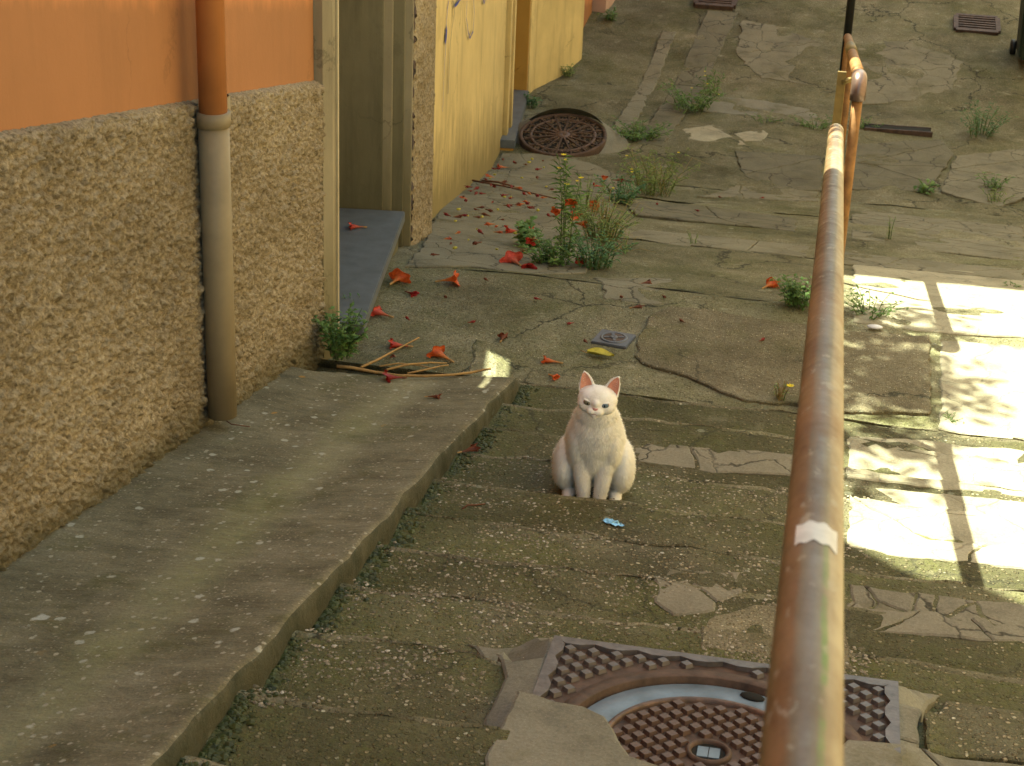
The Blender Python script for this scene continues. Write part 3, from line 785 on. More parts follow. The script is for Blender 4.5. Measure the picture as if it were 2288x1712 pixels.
# downpipe: orange above the ledge, grey below, a thinner pipe beside it
PX = DX + .052; py0 = onx(497, 925, PX).y
def vpipe(name, x, y, z0, z1, r, mat, parent, seg=24):
    o = tube_obj(name, [(x, y, z0), (x, y, (z0+z1)/2), (x, y, z1)], r, mat, None, seg); world_child(o, parent); return o
zj = dado_top(py0) - .02
dp = vpipe('downpipe', PX, py0, env(py0)+.05, zj, .047, M['pipe_grey'], house)
vpipe('downpipe_upper', PX, py0, zj-.01, 5.0, .0425, M['pipe_orange'], house)
zc0 = ony(505, 284, py0).z; zc1 = ony(505, 252, py0).z
vpipe('pipe_collar', PX, py0, zc0, zc1, .0515, M['pipe_grey'], house)
P2x, P2y = DX+.03, py0+.115
vpipe('side_pipe', P2x, P2y, env(P2y)+.05, dado_top(P2y)+.01, .026, M['pipe_grey'], house)
vpipe('side_pipe_upper', P2x-.012, P2y-.01, dado_top(P2y)-.02, 5.0, .022, M['pipe_orange'], house)
o = annulus('pipe_socket', .026, .033, dado_top(P2y)-.045, dado_top(P2y)+.022, M['pipe_grey'], None, 24); o.location = (P2x, P2y, 0); world_child(o, house)

# ------------------------------------------------------------------ grey garden wall with the open doorway
A1 = Vector((-1.80, 6.36)); A2 = Vector((-2.015, 7.80)); dirw = (A2-A1).normalized(); nout = Vector((dirw.y, -dirw.x))   # nout points into the alley
SZ = -2.66
gw = empty('garden_wall', (A1.x, A1.y, gz(0, 6.4))); tag(gw, 'weathered grey stone doorway wall with pale jambs beside the orange house', 'wall')
def wquad(p, q, depth, z0, z1, name, mat, parent, bevel=.004):
    """upright block from plan point p to q, thickness depth behind"""
    bm = bmesh.new(); r, s = q - nout*depth, p - nout*depth
    prism(bm, [tuple(p), tuple(q), tuple(r), tuple(s)], z0, z1)
    if bevel: bmesh.ops.bevel(bm, geom=bm.edges[:], offset=bevel, segments=2, affect='EDGES')
    return world_child(bobj(name, bm, mat), parent)
def al(p, s, out=0.0): return p + dirw*s + nout*out
LINT = -.51
zg = -2.9
# near jamb: pale stone edge next to the roughcast
j0 = Vector((DX+.012, HEND+.006))
bm = bmesh.new(); prism(bm, [(DX-.30, HEND+.006), (DX+.000, HEND+.006), (DX+.026, HEND+.045), (DX+.026, HEND+.10), (DX-.30, HEND+.10)], zg, 1.4)
world_child(bobj('jamb', bm, M['jamb']), gw)
bm = bmesh.new(); prism(bm, [(DX+.0265, HEND+.085), (DX+.034, HEND+.085), (DX+.034, HEND+.102), (DX+.0265, HEND+.102)], zg, 1.4)
world_child(bobj('jamb_edge', bm, mat_plain('light_edge_strip', (.46, .38, .24), .6, 8, .15, .1)), gw)
# far reveal, moulded far jamb, roughcast pilaster
wquad(al(A2, -.0, -.10), al(A2, .30, -.10), .75, zg, 1.4, 'reveal', M['greystone'], gw)
wquad(al(A2, .02, -.06), al(A2, .05, -.06), .10, zg, 1.4, 'far_jamb', M['jamb'], gw)
wquad(al(A2, .052, -.01), al(A2, .09, -.01), .12, zg, 1.4, 'far_jamb', M['greystone'], gw)
wquad(al(A2, .092, .025), al(A2, .13, .025), .14, zg, 1.4, 'far_jamb', M['jamb'], gw)
# pilaster with displaced front
n1, n2 = 60, 260
S, Zp = np.meshgrid(np.linspace(.132, .52, n1), np.linspace(-3.05, -.2, n2))
dsp = (fbm(S*62, Zp*62, 3, 51)-.5)*.03 + (fbm(S*26, Zp*26, 2, 52)-.5)*.014
ox, oy = A2.x + dirw.x*S + nout.x*(dsp*np.clip((.52-S)/.03, 0, 1)+.030+.16*(S-.13)), A2.y + dirw.y*S + nout.y*(dsp*np.clip((.52-S)/.03, 0, 1)+.030+.16*(S-.13))
tp = np.clip((Zp+1.49)/.02, 0, 1)
world_child(grid_np('roughcast_pilaster', np.stack([ox-nout.x*tp*.035, oy-nout.y*tp*.035, Zp], -1).reshape(-1, 3), n2, n1, M['roughcast'], None), gw)
wquad(al(A2, .1305, .0), al(A2, .52, .0), .3, zg-.2, 1.4, 'wall_body', M['pinkwall'], gw)
# lintel and wall over the door, unseen door leaf, gap cut for the sun spot
wquad(al(A1, -.05, -.05), al(A2, .0, -.05), .36, LINT, 1.4, 'lintel_wall', M['greystone'], gw)
leaf = wquad(al(A1, .02, -.42), al(A2, -.02, -.42), .02, SZ, LINT-.17, 'door_leaf', M['wood'], gw)
wquad(al(A1, .02, -.42), al(A1, .68, -.42), .02, LINT-.169, LINT-.001, 'door_leaf', M['wood'], gw)
wquad(al(A1, 1.10, -.42), al(A2, -.02, -.42), .02, LINT-.169, LINT-.001, 'door_leaf', M['wood'], gw)
# slate threshold
th = [onz(812, 724, SZ).xy, onz(905, 472, SZ).xy]
bm = bmesh.new(); e0, e1 = Vector(th[0]), Vector(th[1]); prism(bm, [tuple(e0), tuple(e1), tuple(e1-nout*.55), tuple(e0-nout*.55)], SZ-.05, SZ)
bmesh.ops.bevel(bm, geom=bm.edges[:], offset=.004, segments=2, affect='EDGES')
world_child(bobj('threshold', bm, M['slate']), gw)
wquad(e0-nout*.03+dirw*.03, e1-nout*.03, .5, -2.95, SZ-.051, 'threshold_base', M['greystone'], gw)

# ------------------------------------------------------------------ yellow house further down
Y0 = al(A2, .53, -.005)
Y1 = Vector(onz(1122, 327, -3.6).xy)
yh = empty('yellow_house', (Y0.x, Y0.y, gz(0, Y0.y))); tag(yh, 'yellow plastered house with blue spray scribbles and a dark foot', 'house')
d2 = (Y1-Y0).normalized(); n2v = Vector((d2.y, -d2.x)); LY = (Y1-Y0).length
def wall_sheet(name, P, Q, z0, z1, mat, parent, res=.05, amp=.014, seed=61):
    L = (Q-P).length; d = (Q-P).normalized(); n = Vector((d.y, -d.x))
    ns, nzz = max(2, int(L/res)), int((z1-z0)/res)
    S, Z = np.meshgrid(np.linspace(0, L, ns), np.linspace(z0, z1, nzz)); o_ = (fbm(S*2, Z*2, 4, seed)-.5)*amp
    return world_child(grid_np(name, np.stack([P.x+d.x*S+n.x*o_, P.y+d.y*S+n.y*o_, Z], -1).reshape(-1, 3), nzz, ns, mat, None), parent)
def wall_block(P, Q, depth, z0, z1, name, mat, parent):
    d = (Q-P).normalized(); n = Vector((d.y, -d.x)); bm = bmesh.new()
    prism(bm, [tuple(P-n*.02), tuple(Q-n*.02), tuple(Q-n*depth), tuple(P-n*depth)], z0, z1); return world_child(bobj(name, bm, mat), parent)
wall_sheet('graffiti_wall', Y0, Y1, -3.9, 1.4, M['yellow'], yh)
wall_block(Y0, Y0.lerp(Y1, (11.6-Y0.y)/(Y1.y-Y0.y)), .35, -3.9, 1.39, 'wall_body', M['yellow'], yh)
wall_block(Y0.lerp(Y1, (11.6-Y0.y)/(Y1.y-Y0.y)), Y1, 5.0, -3.9, 5.2, 'wall_body', M['yellow'], yh)
# door frame mouldings, ochre recess, second slate threshold
SZ2 = -3.52
T0, T1 = Vector(onz(1153, 306, SZ2).xy), Vector(onz(1182, 202, SZ2).xy); d3 = (T1-T0).normalized(); n3 = Vector((d3.y, -d3.x))
def blk(P, Q, depth, z0, z1, name, mat, parent, bev=.005):
    d = (Q-P).normalized(); n = Vector((d.y, -d.x)); bm = bmesh.new()
    prism(bm, [tuple(P), tuple(Q), tuple(Q-n*depth), tuple(P-n*depth)], z0, z1)
    if bev: bmesh.ops.bevel(bm, geom=bm.edges[:], offset=bev, segments=2, affect='EDGES')
    return world_child(bobj(name, bm, mat), parent)
a0 = Y1 + d2*.005
blk(a0+n2v*.03, a0+d2*.10+n2v*.03, .3, -3.9, 5.2, 'door_frame', M['yellow'], yh)
blk(a0+d2*.102-n2v*.005, a0+d2*.20-n2v*.005, .3, -3.9, 5.2, 'door_frame', M['yellow_dark'], yh)
blk(a0+d2*.202+n2v*.035, a0+d2*.29+n2v*.035, .3, -3.9, 5.2, 'door_frame', M['yellow'], yh)
blk(T0-d3*.1, T1, .6, SZ2-.06, SZ2, 'threshold', M['slate'], yh, .004)
blk(T0-d3*.1-n3*.01, T1-n3*.01, .6, -3.9, SZ2-.0605, 'threshold_base', M['yellow_dark'], yh)
blk(T1+d3*.002-n3*.02, T1+d3*.1-n3*.02, .9, -3.9, 5.2, 'recess_wall', M['yellow_dark'], yh)
blk(T0-n3*.62, T1-n3*.62, .1, -3.9, 5.2, 'door_leaf', M['yellow_dark'], yh)
U0, U1 = Vector(onz(1192, 204, -3.6).xy), Vector(onz(1298, 150, -3.6).xy)
T1b = T1+d3*.102
wall_sheet('far_wall', U0, U1, -3.9, 1.5, M['yellow'], yh, seed=66)
blk(T1b-n3*.012, U0+Vector((.002, 0)), .3, -3.9, 5.2, 'door_frame', M['yellow'], yh)
wall_block(U0, U1, 5.0, -3.9, 5.2, 'wall_body', M['yellow'], yh)
bm = bmesh.new()
e_ = [(-1.2, 11.6), (-1.2, 17.5), (-8, 17.5), (-8, 11.6)]
prism(bm, e_, 5.2, 5.32); world_child(bobj('roof', bm, M['terracotta']), yh)  # unseen roof, eave widened to keep the sun off the street
# sprayed scribbles on the yellow wall: thin paint strips a millimetre proud
def wall_pt(px, py, out=.010):
    d = ray(px, py); n = Vector((n2v.x, n2v.y, 0)); P = Vector((Y0.x, Y0.y, 0)) + n*out
    return d*(n.dot(P)/n.dot(d))
def spray(pts, w, mat):
    bm = bmesh.new(); n = Vector((n2v.x, n2v.y, 0)); P = [wall_pt(x, y) for x, y in pts]
    prev = None
    for i, p in enumerate(P):
        t = (P[min(i+1, len(P)-1)]-P[max(i-1, 0)]).normalized(); s = t.cross(n).normalized()*w*(.6+.5*random.random())
        cur = (bm.verts.new(p+s), bm.verts.new(p-s))
        if prev: bm.faces.new((prev[0], cur[0], cur[1], prev[1]))
        prev = cur
    world_child(bobj('spray_paint', bm, mat), yh)
spray([(997,62),(998,70),(997,80),(996,90),(995,98)], .028, M['graffiti'])
spray([(996,98),(995,120),(993,150),(991,200),(989,250)], .005, M['graffiti'])
spray([(1003,0),(1000,20),(998,45),(997,62)], .007, M['graffiti'])
spray([(1012,0),(1016,30),(1010,60),(1006,100),(1004,150),(1001,210)], .008, M['graffiti_grey'])
spray([(1030,-5),(1022,8),(1016,14)], .010, M['graffiti'])
spray([(1044,-5),(1042,40),(1046,70),(1050,86),(1057,70),(1060,30),(1058,-5)], .008, M['graffiti'])
spray([(1079,-5),(1082,8),(1085,-4)], .010, M['graffiti'])
# next building: orange wall, black downpipe, faded pink wall
nb = empty('far_house', (-2.3, 15.3, -3.6)); tag(nb, 'far orange and pink house beyond the yellow house, mostly out of frame', 'house')
q0, q1 = Vector(onz(1303, 62, -3.55).xy), Vector(onz(1320, 60, -3.55).xy)
blk(q0, q0+Vector((-.02, .55)), 1.5, -4.2, 3.5, 'side_wall', M['orange'], nb)
bp = onz(1334, 58, -3.5)
tube_obj('black_downpipe', [(bp.x, bp.y, -3.9), (bp.x, bp.y, -2), (bp.x, bp.y, 3)], .045, M['black_pipe'], None, 16); world_child(bpy.data.objects['black_downpipe'], nb)
r0, r1 = Vector(onz(1352, 40, -3.4).xy), Vector(onz(1385, -20, -3.25).xy)
blk(r0, r1, 2.0, -4.2, 6.0, 'front_wall', M['pinkwall'], nb)
blk(U1+Vector((-.12, .01)), r0+Vector((-.12, -.01)), 4, -4.2, 6.0, 'side_wall', M['orange'], nb)  # wall added across the gap to stop sunlight leaking through
r2 = r1 + (r1-r0).normalized()*10; blk(r1+(r1-r0).normalized()*.002, r2, 5.0, -4.2, 6.0, 'front_wall', M['pinkwall'], nb)  # unseen stretch of wall added to shade the far street
blk(q0-Vector((.05, 0)), r1-Vector((.35, 0)), 5, -4.2, 6.0, 'wall_body', M['orange'], nb)

# unseen house added across the alley to enclose it and bounce warm light
rh = empty('added_cream_house', (2.6, 4, env(4))); tag(rh, 'cream plastered house along the right side of the alley, outside the picture, added to bounce light', 'house')
world_child(box('wall_body', 2.6, 7, -3, 22, -7, 2.2, M['cream'], None), rh)

# ------------------------------------------------------------------ handrails
RR = .0275
ra, rb = Vector((.022, .3, 0)), Vector((-.047, 6.41, -1.724))
na = ray(1790, 1712); na = na*(.055*F_PX/187.0)
dirr = (rb-na).normalized(); ra = na - dirr*.75
rail = empty('handrail', rb); tag(rail, 'long worn rusty tube handrail in the foreground with a scrap of white tape', 'handrail')
L = (rb-ra).length
bm = bmesh.new(); tube(bm, [(0, L*k/40, 0) for k in range(41)], RR, 40, False)
end = [v for v in bm.verts if v.co.y > L-1e-4]
bmesh.ops.contextual_create(bm, geom=end)
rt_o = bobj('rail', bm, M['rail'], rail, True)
yax = dirr; zax = Vector((0, 0, 1)); zax = (zax - yax*zax.dot(yax)).normalized(); xax = yax.cross(zax)
Mr = Matrix((xax, yax, zax)).transposed().to_4x4(); Mr.translation = ra
rt_o.matrix_parent_inverse = Matrix.Translation(-rb); rt_o.matrix_basis = Mr
# tape: curved scrap hugging the pipe
def along(py):     # distance along the rail where its image row is py
    best = min((abs((856-F_PX*((ra+dirr*s).dot(UP))/((ra+dirr*s).dot(fw)))-py), s) for s in [k*.01 for k in range(60, 640)])
    return best[1]
s0, s1 = along(1275), along(1232)
bm = bmesh.new(); nn = 14; rows = []
for f in (0, .33, .66, 1):
    row = []
    for k in range(nn+1):
        a = R(-38) + R(82)*k/nn; wv = .004*math.sin(k*1.3+f*2) - .010*abs(k/nn-.45)
        row.append(bm.verts.new(((RR+.0008)*math.sin(a), s0+(s1-s0)*f+wv, (RR+.0008)*math.cos(a))))
    rows.append(row)
for a, b in zip(rows, rows[1:]):
    for k in range(nn): bm.faces.new((a[k], a[k+1], b[k+1], b[k]))
tp = bobj('tape', bm, M['tape'], rail, True); tp.matrix_parent_inverse = Matrix.Translation(-rb); tp.matrix_basis = Mr
for yv in (2.15, 6.30):
    s = (yv-ra.y)/dirr.y; p = ra + dirr*s; g = gz(0, yv)
    o = tube_obj('post', [(p.x, p.y, g-.02), (p.x, p.y, (g+p.z)/2), (p.x, p.y, p.z-.015)], .02, M['rust'], None, 14); world_child(o, rail)
# second rail, lower down
e1 = ray(1921, 176); e1 = e1*(7.43/e1.y)
e2 = ray(1894, 84); e2 = e2*(12.3/e2.y)
rail2 = empty('handrail', e1); tag(rail2, 'second rusty handrail further down, starting in a polished elbow', 'handrail')
dd = (e2-e1).normalized()
o = tube_obj('rail', [e1+dd*.10, e1+dd*1.2, e1+dd*2.6, e2], RR, M['rust'], None, 24); world_child(o, rail2)
o = tube_obj('sleeve', [e1+dd*2.4, e1+dd*3.0, e1+dd*3.4], RR+.004, M['bracket'], None, 24); world_child(o, rail2)
el = [e1+dd*.16]
for k in range(9):
    a = R(90)*k/8; el.append(e1 + dd*(.06-.06*math.sin(a)) + Vector((0, 0, -1))*(.06-.06*math.cos(a)))
el.append(el[-1]+Vector((0, 0, -.03)))
o = tube_obj('elbow', el, .0325, mat_plain('polished_brown_steel', (.22, .15, .13), .3, 14, .3, .1, .6), None, 24); world_child(o, rail2)
b_ = el[-1]; o = tube_obj('post', [b_+Vector((0, 0, .01)), b_+Vector((0, 0, -.5)), Vector((b_.x, b_.y, gz(0, b_.y)-.03))], .0225, M['rust'], None, 18); world_child(o, rail2)
fb = ray(1884, 160); fb = fb*(8.2/fb.y)
bm = bmesh.new(); bbox(bm, fb.x-.024, fb.x+.016, fb.y-.006, fb.y+.006, gz(0, 8.2)-.05, fb.z)
bmesh.ops.bevel(bm, geom=bm.edges[:], offset=.002, segments=1, affect='EDGES'); world_child(bobj('flat_post', bm, M['bracket']), rail2)
cl = tube_obj('clamp', [fb+Vector((-.0, 0, -.05)), fb+Vector((.05, 0, -.03))], .012, M['bracket'], None, 10); world_child(cl, rail2)
for yv in (10.0, 12.1):
    p = e1 + dd*((yv-e1.y)/dd.y); o = tube_obj('post', [(p.x, p.y, gz(0, yv)-.03), (p.x, p.y, p.z-.01)], .02, M['rust'], None, 12); world_child(o, rail2)
# dark pole behind
pp = ray(1874, 250); pp = pp*(12.6/pp.y)
pole = empty('lamp_pole', (pp.x, pp.y, gz(0, 12.6))); tag(pole, 'thin dark upright pole standing behind the second handrail', 'pole')
tube_obj('shaft', [(0, 0, -.05), (0, 0, 1.5), (0, 0, 4.0)], .029, M['black_pipe'], pole, 14)
tube_obj('foot_collar', [(0, 0, 0), (0, 0, .12)], .045, M['black_pipe'], pole, 14)

# ------------------------------------------------------------------ ironwork and small fittings
def lid_square(px, size, name, label, cat):
    c = hit(*px); e = empty(name, (c.x, c.y, c.z+.004)); e.rotation_euler = (0, 0, R(-9)); tag(e, label, cat)
    h = size/2
    bm = bmesh.new(); bbox(bm, -h, h, -h, h, -.02, .010); bmesh.ops.bevel(bm, geom=bm.edges[:], offset=.003, segments=2, affect='EDGES'); bobj('frame', bm, M['drainplastic'], e)
    o = annulus('cover', .0, h*.74, .0, .0125, M['iron'], e, 32, .002)
    annulus('cover_ring', h*.60, h*.76, .0, .0145, M['drainplastic'], e, 32, .002)
    annulus('centre_boss', .002, h*.22, .0, .017, M['drainplastic'], e, 20, .002)
    for k in range(4):
        a = k*math.pi/2+.4; bm = bmesh.new(); bbox(bm, h*.24, h*.56, -.006, .006, .009, .0155)
        o = bobj('rib', bm, M['drainplastic'], e); o.rotation_euler = (0, 0, a)
    return e
lid_square((1371, 762), .15, 'inspection_cover', 'small square grey drain cover with round lid behind the cat', 'drain cover')
# big round iron cover by the yellow wall, tipped up towards its far side
mp = onz(1258, 303, -3.52); rc = empty('round_iron_cover', mp); rc.rotation_euler = (R(13), 0, 0)
tag(rc, 'large round openwork iron cover filled with dry leaves by the yellow wall', 'manhole')
RC = .315
annulus('rim', RC-.025, RC, -.08, .014, M['iron'], rc, 56)
annulus('inner_ring', RC*.70, RC*.76, -.03, .010, M['iron_brown'], rc, 48, .003)
annulus('hub', .003, .05, -.03, .012, M['iron_brown'], rc, 24, .003)
bm = bmesh.new(); bmesh.ops.create_circle(bm, cap_ends=True, radius=RC-.02, segments=40)
for v in bm.verts: v.co.z = -.003
bobj('bed', bm, M['dark'], rc)
for k in range(16):
    a = 2*math.pi*k/16; bm = bmesh.new(); bbox(bm, .05, RC-.024, -.006, .006, -.015, .011)
    o = bobj('spoke', bm, M['iron'], rc); o.rotation_euler = (0, 0, a)
bm = bmesh.new()
for k in range(900):
    a = random.uniform(0, 6.283); r = (RC-.035)*math.sqrt(random.random()); p = Vector((r*math.cos(a), r*math.sin(a), random.uniform(-.002, .010)))
    t = random.uniform(0, 6.28); l = random.uniform(.008, .022); u = Vector((math.cos(t), math.sin(t), random.uniform(-.3, .3)))*l; w = Vector((-math.sin(t), math.cos(t), random.uniform(-.4, .4)))*l*.35
    bm.faces.new([bm.verts.new(p+q) for q in (u, w, -u, -w)])
tag(bobj('dry_leaves', bm, mat_leaf('dry_brown_leaf', (.05, .03, .018), (.17, .11, .06), .1), rc), kind='stuff')
bm = bmesh.new()          # cement collar holding it up
NSG = 48; tops = []; bots = []
for k in range(NSG):
    a = 2*math.pi*k/NSG; p = Vector((RC*1.0*math.cos(a), RC*1.0*math.sin(a), -.012)); w = Matrix.Rotation(R(13), 3, 'X') @ p + mp
    q = mp + Vector((math.cos(a), math.sin(a), 0))*(RC*1.45+.05*noise.noise(Vector((math.cos(a)*2, math.sin(a)*2, 3))))
    tops.append(bm.verts.new(w)); bots.append(bm.verts.new((q.x, q.y, gz(q.x, q.y)-.01)))
for k in range(NSG):
    j = (k+1) % NSG; bm.faces.new((tops[k], tops[j], bots[j], bots[k]))
world_child(bobj('cement_collar', bm, M['cement_grey'], None, True), rc)
def grating(px, w, d, nb_, name, label):
    c = hit(*px); e = empty(name, (c.x, c.y, c.z)); tag(e, label, 'grating')
    ang = math.atan(.16) if c.y > 14.3 else 0; e.rotation_euler = (ang, 0, 0)
    for s in (-1, 1):
        bm = bmesh.new(); bbox(bm, -w/2, w/2, s*d/2-.02, s*d/2+.02, -.03, .03); bobj('frame_bar', bm, M['iron'], e)
        bm = bmesh.new(); bbox(bm, s*w/2-.02, s*w/2+.02, -d/2+.021, d/2-.021, -.03, .03); bobj('frame_bar', bm, M['iron'], e)
    bm = bmesh.new(); bbox(bm, -w/2+.02, w/2-.02, -d/2+.02, d/2-.02, -.04, .012); bobj('pit', bm, M['dark'], e)
    for k in range(nb_):
        y = -d/2 + d*(k+.7)/(nb_+.4); bm = bmesh.new(); bbox(bm, -w/2+.021, w/2-.021, y-.012, y+.012, .0125, .026); bobj('bar', bm, M['iron'], e)
grating((1600, 3), .34, .34, 6, 'street_grating', 'iron street grating at the top edge beside the dark pole')
grating((2182, 58), .36, .36, 6, 'street_grating', 'iron street grating in the far right corner by the bin')
c0, c1 = hit(1932, 290), hit(2078, 300)
dch = empty('black_band', (c0+c1)/2); tag(dch, 'narrow black slot across the pavement right of the second handrail', 'drain')  # thin black bar laid flat on the pavement
v = (c1-c0).xy; LL = v.length
bm = bmesh.new(); bbox(bm, -LL/2, LL/2, -.055, .055, -.05, .03); o = bobj('band', bm, M['dark'], dch)
for s in (-1, 1):
    bm = bmesh.new(); bbox(bm, -LL/2-.01, LL/2+.01, s*.062-.006, s*.062+.006, -.05, .034); bobj('edge_bar', bm, M['iron'], dch)
dch.rotation_euler = (0, 0, math.atan2(v.y, v.x))
bn = hit(2288, 165); wb = empty('dustbin', (bn.x+.14, bn.y+.25, gz(0, bn.y+.25))); tag(wb, 'dark green wheeled bin cut off by the right edge', 'bin')
bm = bmesh.new(); prism(bm, [(-.24, -.25), (.24, -.25), (.24, .25), (-.24, .25)], .06, .9)
for v_ in bm.verts:
    if v_.co.z < .5: v_.co.x *= .82; v_.co.y *= .82
bmesh.ops.bevel(bm, geom=bm.edges[:], offset=.02, segments=2, affect='EDGES'); bobj('body', bm, M['bin'], wb)
bm = bmesh.new(); bbox(bm, -.27, .27, -.29, .28, .905, .96); bmesh.ops.bevel(bm, geom=bm.edges[:], offset=.02, segments=2, affect='EDGES'); bobj('lid', bm, M['bin'], wb)
for s in (-1, 1):
    o = tube_obj('wheel', [(s*.20, .2, .07), (s*.245, .2, .07)], .07, M['black_pipe'], wb, 18)

# ------------------------------------------------------------------ the white cat
cat_at = Vector((-.642, 4.825, env(5.08)))
catE = empty('cat', cat_at); catE.rotation_euler = (0, 0, R(7)); tag(catE, 'white cat sitting on the steps facing the camera', 'cat')
HS = .93
def HP(p):                                    # head group: pitched up a little, turned and tilted
    c = Vector((-.004, -.035, .350)); q = Vector(p)-c
    q.rotate(Euler((R(-9), R(4), R(-4)), 'XYZ')); return q*HS+c+Vector((0, 0, .000))
HR = Euler((R(-9), R(4), R(-4)), 'XYZ')
def blob(bm, c, r, rot=(0, 0, 0), sub=3, head=False):
    res = bmesh.ops.create_icosphere(bm, subdivisions=sub, radius=1.0); e = Euler([R(a) for a in rot], 'XYZ')
    for v in res['verts']:
        p = Vector((v.co.x*r[0], v.co.y*r[1], v.co.z*r[2])); p.rotate(e); p += Vector(c)
        v.co = HP(p) if head else p
def limb(bm, pts, rads):
    P = [Vector(p) for p in pts]
    for i in range(len(P)-1):
        n = 7
        for k in range(n):
            f = k/(n-1); blob(bm, P[i].lerp(P[i+1], f), [rads[i]*(1-f)+rads[i+1]*f]*3, sub=2)
bm = bmesh.new()
blob(bm, (0, .125, .105), (.105, .115, .105)); blob(bm, (0, .07, .165), (.092, .10, .125), (22, 0, 0)); blob(bm, (0, .02, .205), (.088, .078, .11), (12, 0, 0))
blob(bm, (0, .0, .240), (.074, .062, .085)); blob(bm, (0, -.006, .18), (.052, .044, .095))
for s in (-1, 1):
    blob(bm, (s*.080, .070, .092), (.044, .090, .086), (-8, 0, s*8)); blob(bm, (s*.050, .005, .185), (.034, .050, .085), (6, 0, 0))
    limb(bm, [(s*.042, .000, .20), (s*.032, -.020, .10), (s*.0245, -.032, .03)], [.036, .0270, .0205])
    blob(bm, (s*.0245, -.046, .017), (.0205, .032, .016)); blob(bm, (s*.070, .02, .018), (.021, .052, .017), (0, 0, s*6))
    for k in (-1, 0, 1): blob(bm, (s*.0245+k*.011, -.070+abs(k)*.005, .012), (.0075, .010, .0095), sub=2)
    for k in (-1, 0, 1): blob(bm, (s*.074+k*.010, -.029+abs(k)*.004, .011), (.0075, .010, .0090), sub=2)
blob(bm, (0, -.004, .292), (.063, .056, .066)); blob(bm, (0, .012, .255), (.076, .064, .075))
limb(bm, [(.03, .22, .05), (.05, .27, .025), (-.03, .30, .022), (-.12, .27, .02)], [.03, .022, .02, .017])
# head
blob(bm, (0, -.036, .356), (.0640, .056, .046), head=True); blob(bm, (0, -.058, .362), (.040, .032, .028), head=True)
for s in (-1, 1):
    blob(bm, (s*.030, -.054, .344), (.031, .032, .026), head=True); blob(bm, (s*.0105, -.092, .331), (.0155, .0150, .0120), head=True)
blob(bm, (0, -.080, .351), (.0150, .026, .0150), (-28, 0, 0), head=True); blob(bm, (0, -.078, .331), (.029, .023, .020), head=True); blob(bm, (0, -.092, .3185), (.0115, .0130, .0090), head=True)
def ear_pt(s, u, v, w=0.0):     # u along the base (-1..1), v 0 at base to 1 at the tip
    base = Vector((s*.0405, -.036, .388)); tip = Vector((s*.0570, -.032, .441))
    side = Vector((s*.72, -.32 if u*s > 0 else .05, -.55 if True else 0)); side = Vector((.80, -.22*s, -.50*s)).normalized()
    wd = .0245*(1-v**2.4)*(1-.18*v)
    p = base.lerp(tip, v) + side*wd*u + Vector((0, -.001, 0))*0
    nrm = Vector((s*.15, -1, .12)).normalized()
    return p + nrm*w
for s in (-1, 1):
    for k in range(12):
        v = k/11
        for j in range(-3, 4):
            u = j/3
            p = ear_pt(s, u, v, -.0045 - .007*(1-u*u)*(1-v)); blob(bm, p, (.0050-.0012*v,)*3, sub=1, head=True)
tmp = bobj('cat_build', bm, None)
rm = tmp.modifiers.new('r', 'REMESH'); rm.mode = 'VOXEL'; rm.voxel_size = .0032; rm.use_smooth_shade = True
sm = tmp.modifiers.new('s', 'SMOOTH'); sm.factor = .5; sm.iterations = 9
bpy.context.view_layer.update(); dg = bpy.context.evaluated_depsgraph_get()
me = bpy.data.meshes.new_from_object(tmp.evaluated_get(dg)); bpy.data.objects.remove(tmp)
me.name = 'body'; me.polygons.foreach_set('use_smooth', [True]*len(me.polygons))
a = MT('white_fur', .8); o_ = a.objco()
cfur = a.ramp(a.noise(26, 4, .6, o_), [(.3, (.80, .74, .66)), (.7, (.90, .86, .80))])
try:
    a.b.inputs['Subsurface Weight'].default_value = .12; a.b.inputs['Subsurface Radius'].default_value = (.01, .006, .004)
except Exception: pass
a.done(cfur, a.bump(a.noise(150, 4, .7, a.mapped(o_, (1, 1, .35))), .35, .004)); M['fur'] = a.m
a = MT('white_fur_strand', .7); a.done((.88, .84, .78)); M['strand'] = a.m
M['pink'] = mat_plain('pink_skin', (.58, .25, .17), .6, 60, .15, .1)
M['nose'] = mat_plain('pink_nose', (.55, .25, .21), .45, 60, .15, .1)
M['eye_blue'] = mat_plain('blue_grey_iris', (.13, .18, .22), .15, 200, .25, .0)
M['eye_hazel'] = mat_plain('hazel_iris', (.16, .14, .085), .15, 200, .25, .0)
M['pupil'] = mat_plain('pupil', (.008, .008, .010), .1, 50, .1, .0)
M['eyelid'] = mat_plain('pinkish_eyelid', (.36, .20, .165), .6, 60, .15, .1)
M['mouth'] = mat_plain('mouth_line', (.25, .13, .10), .6, 60, .15, .1)
body = bpy.data.objects.new('body', me); col.objects.link(body); body.parent = catE; me.materials.clear(); me.materials.append(M['fur'])
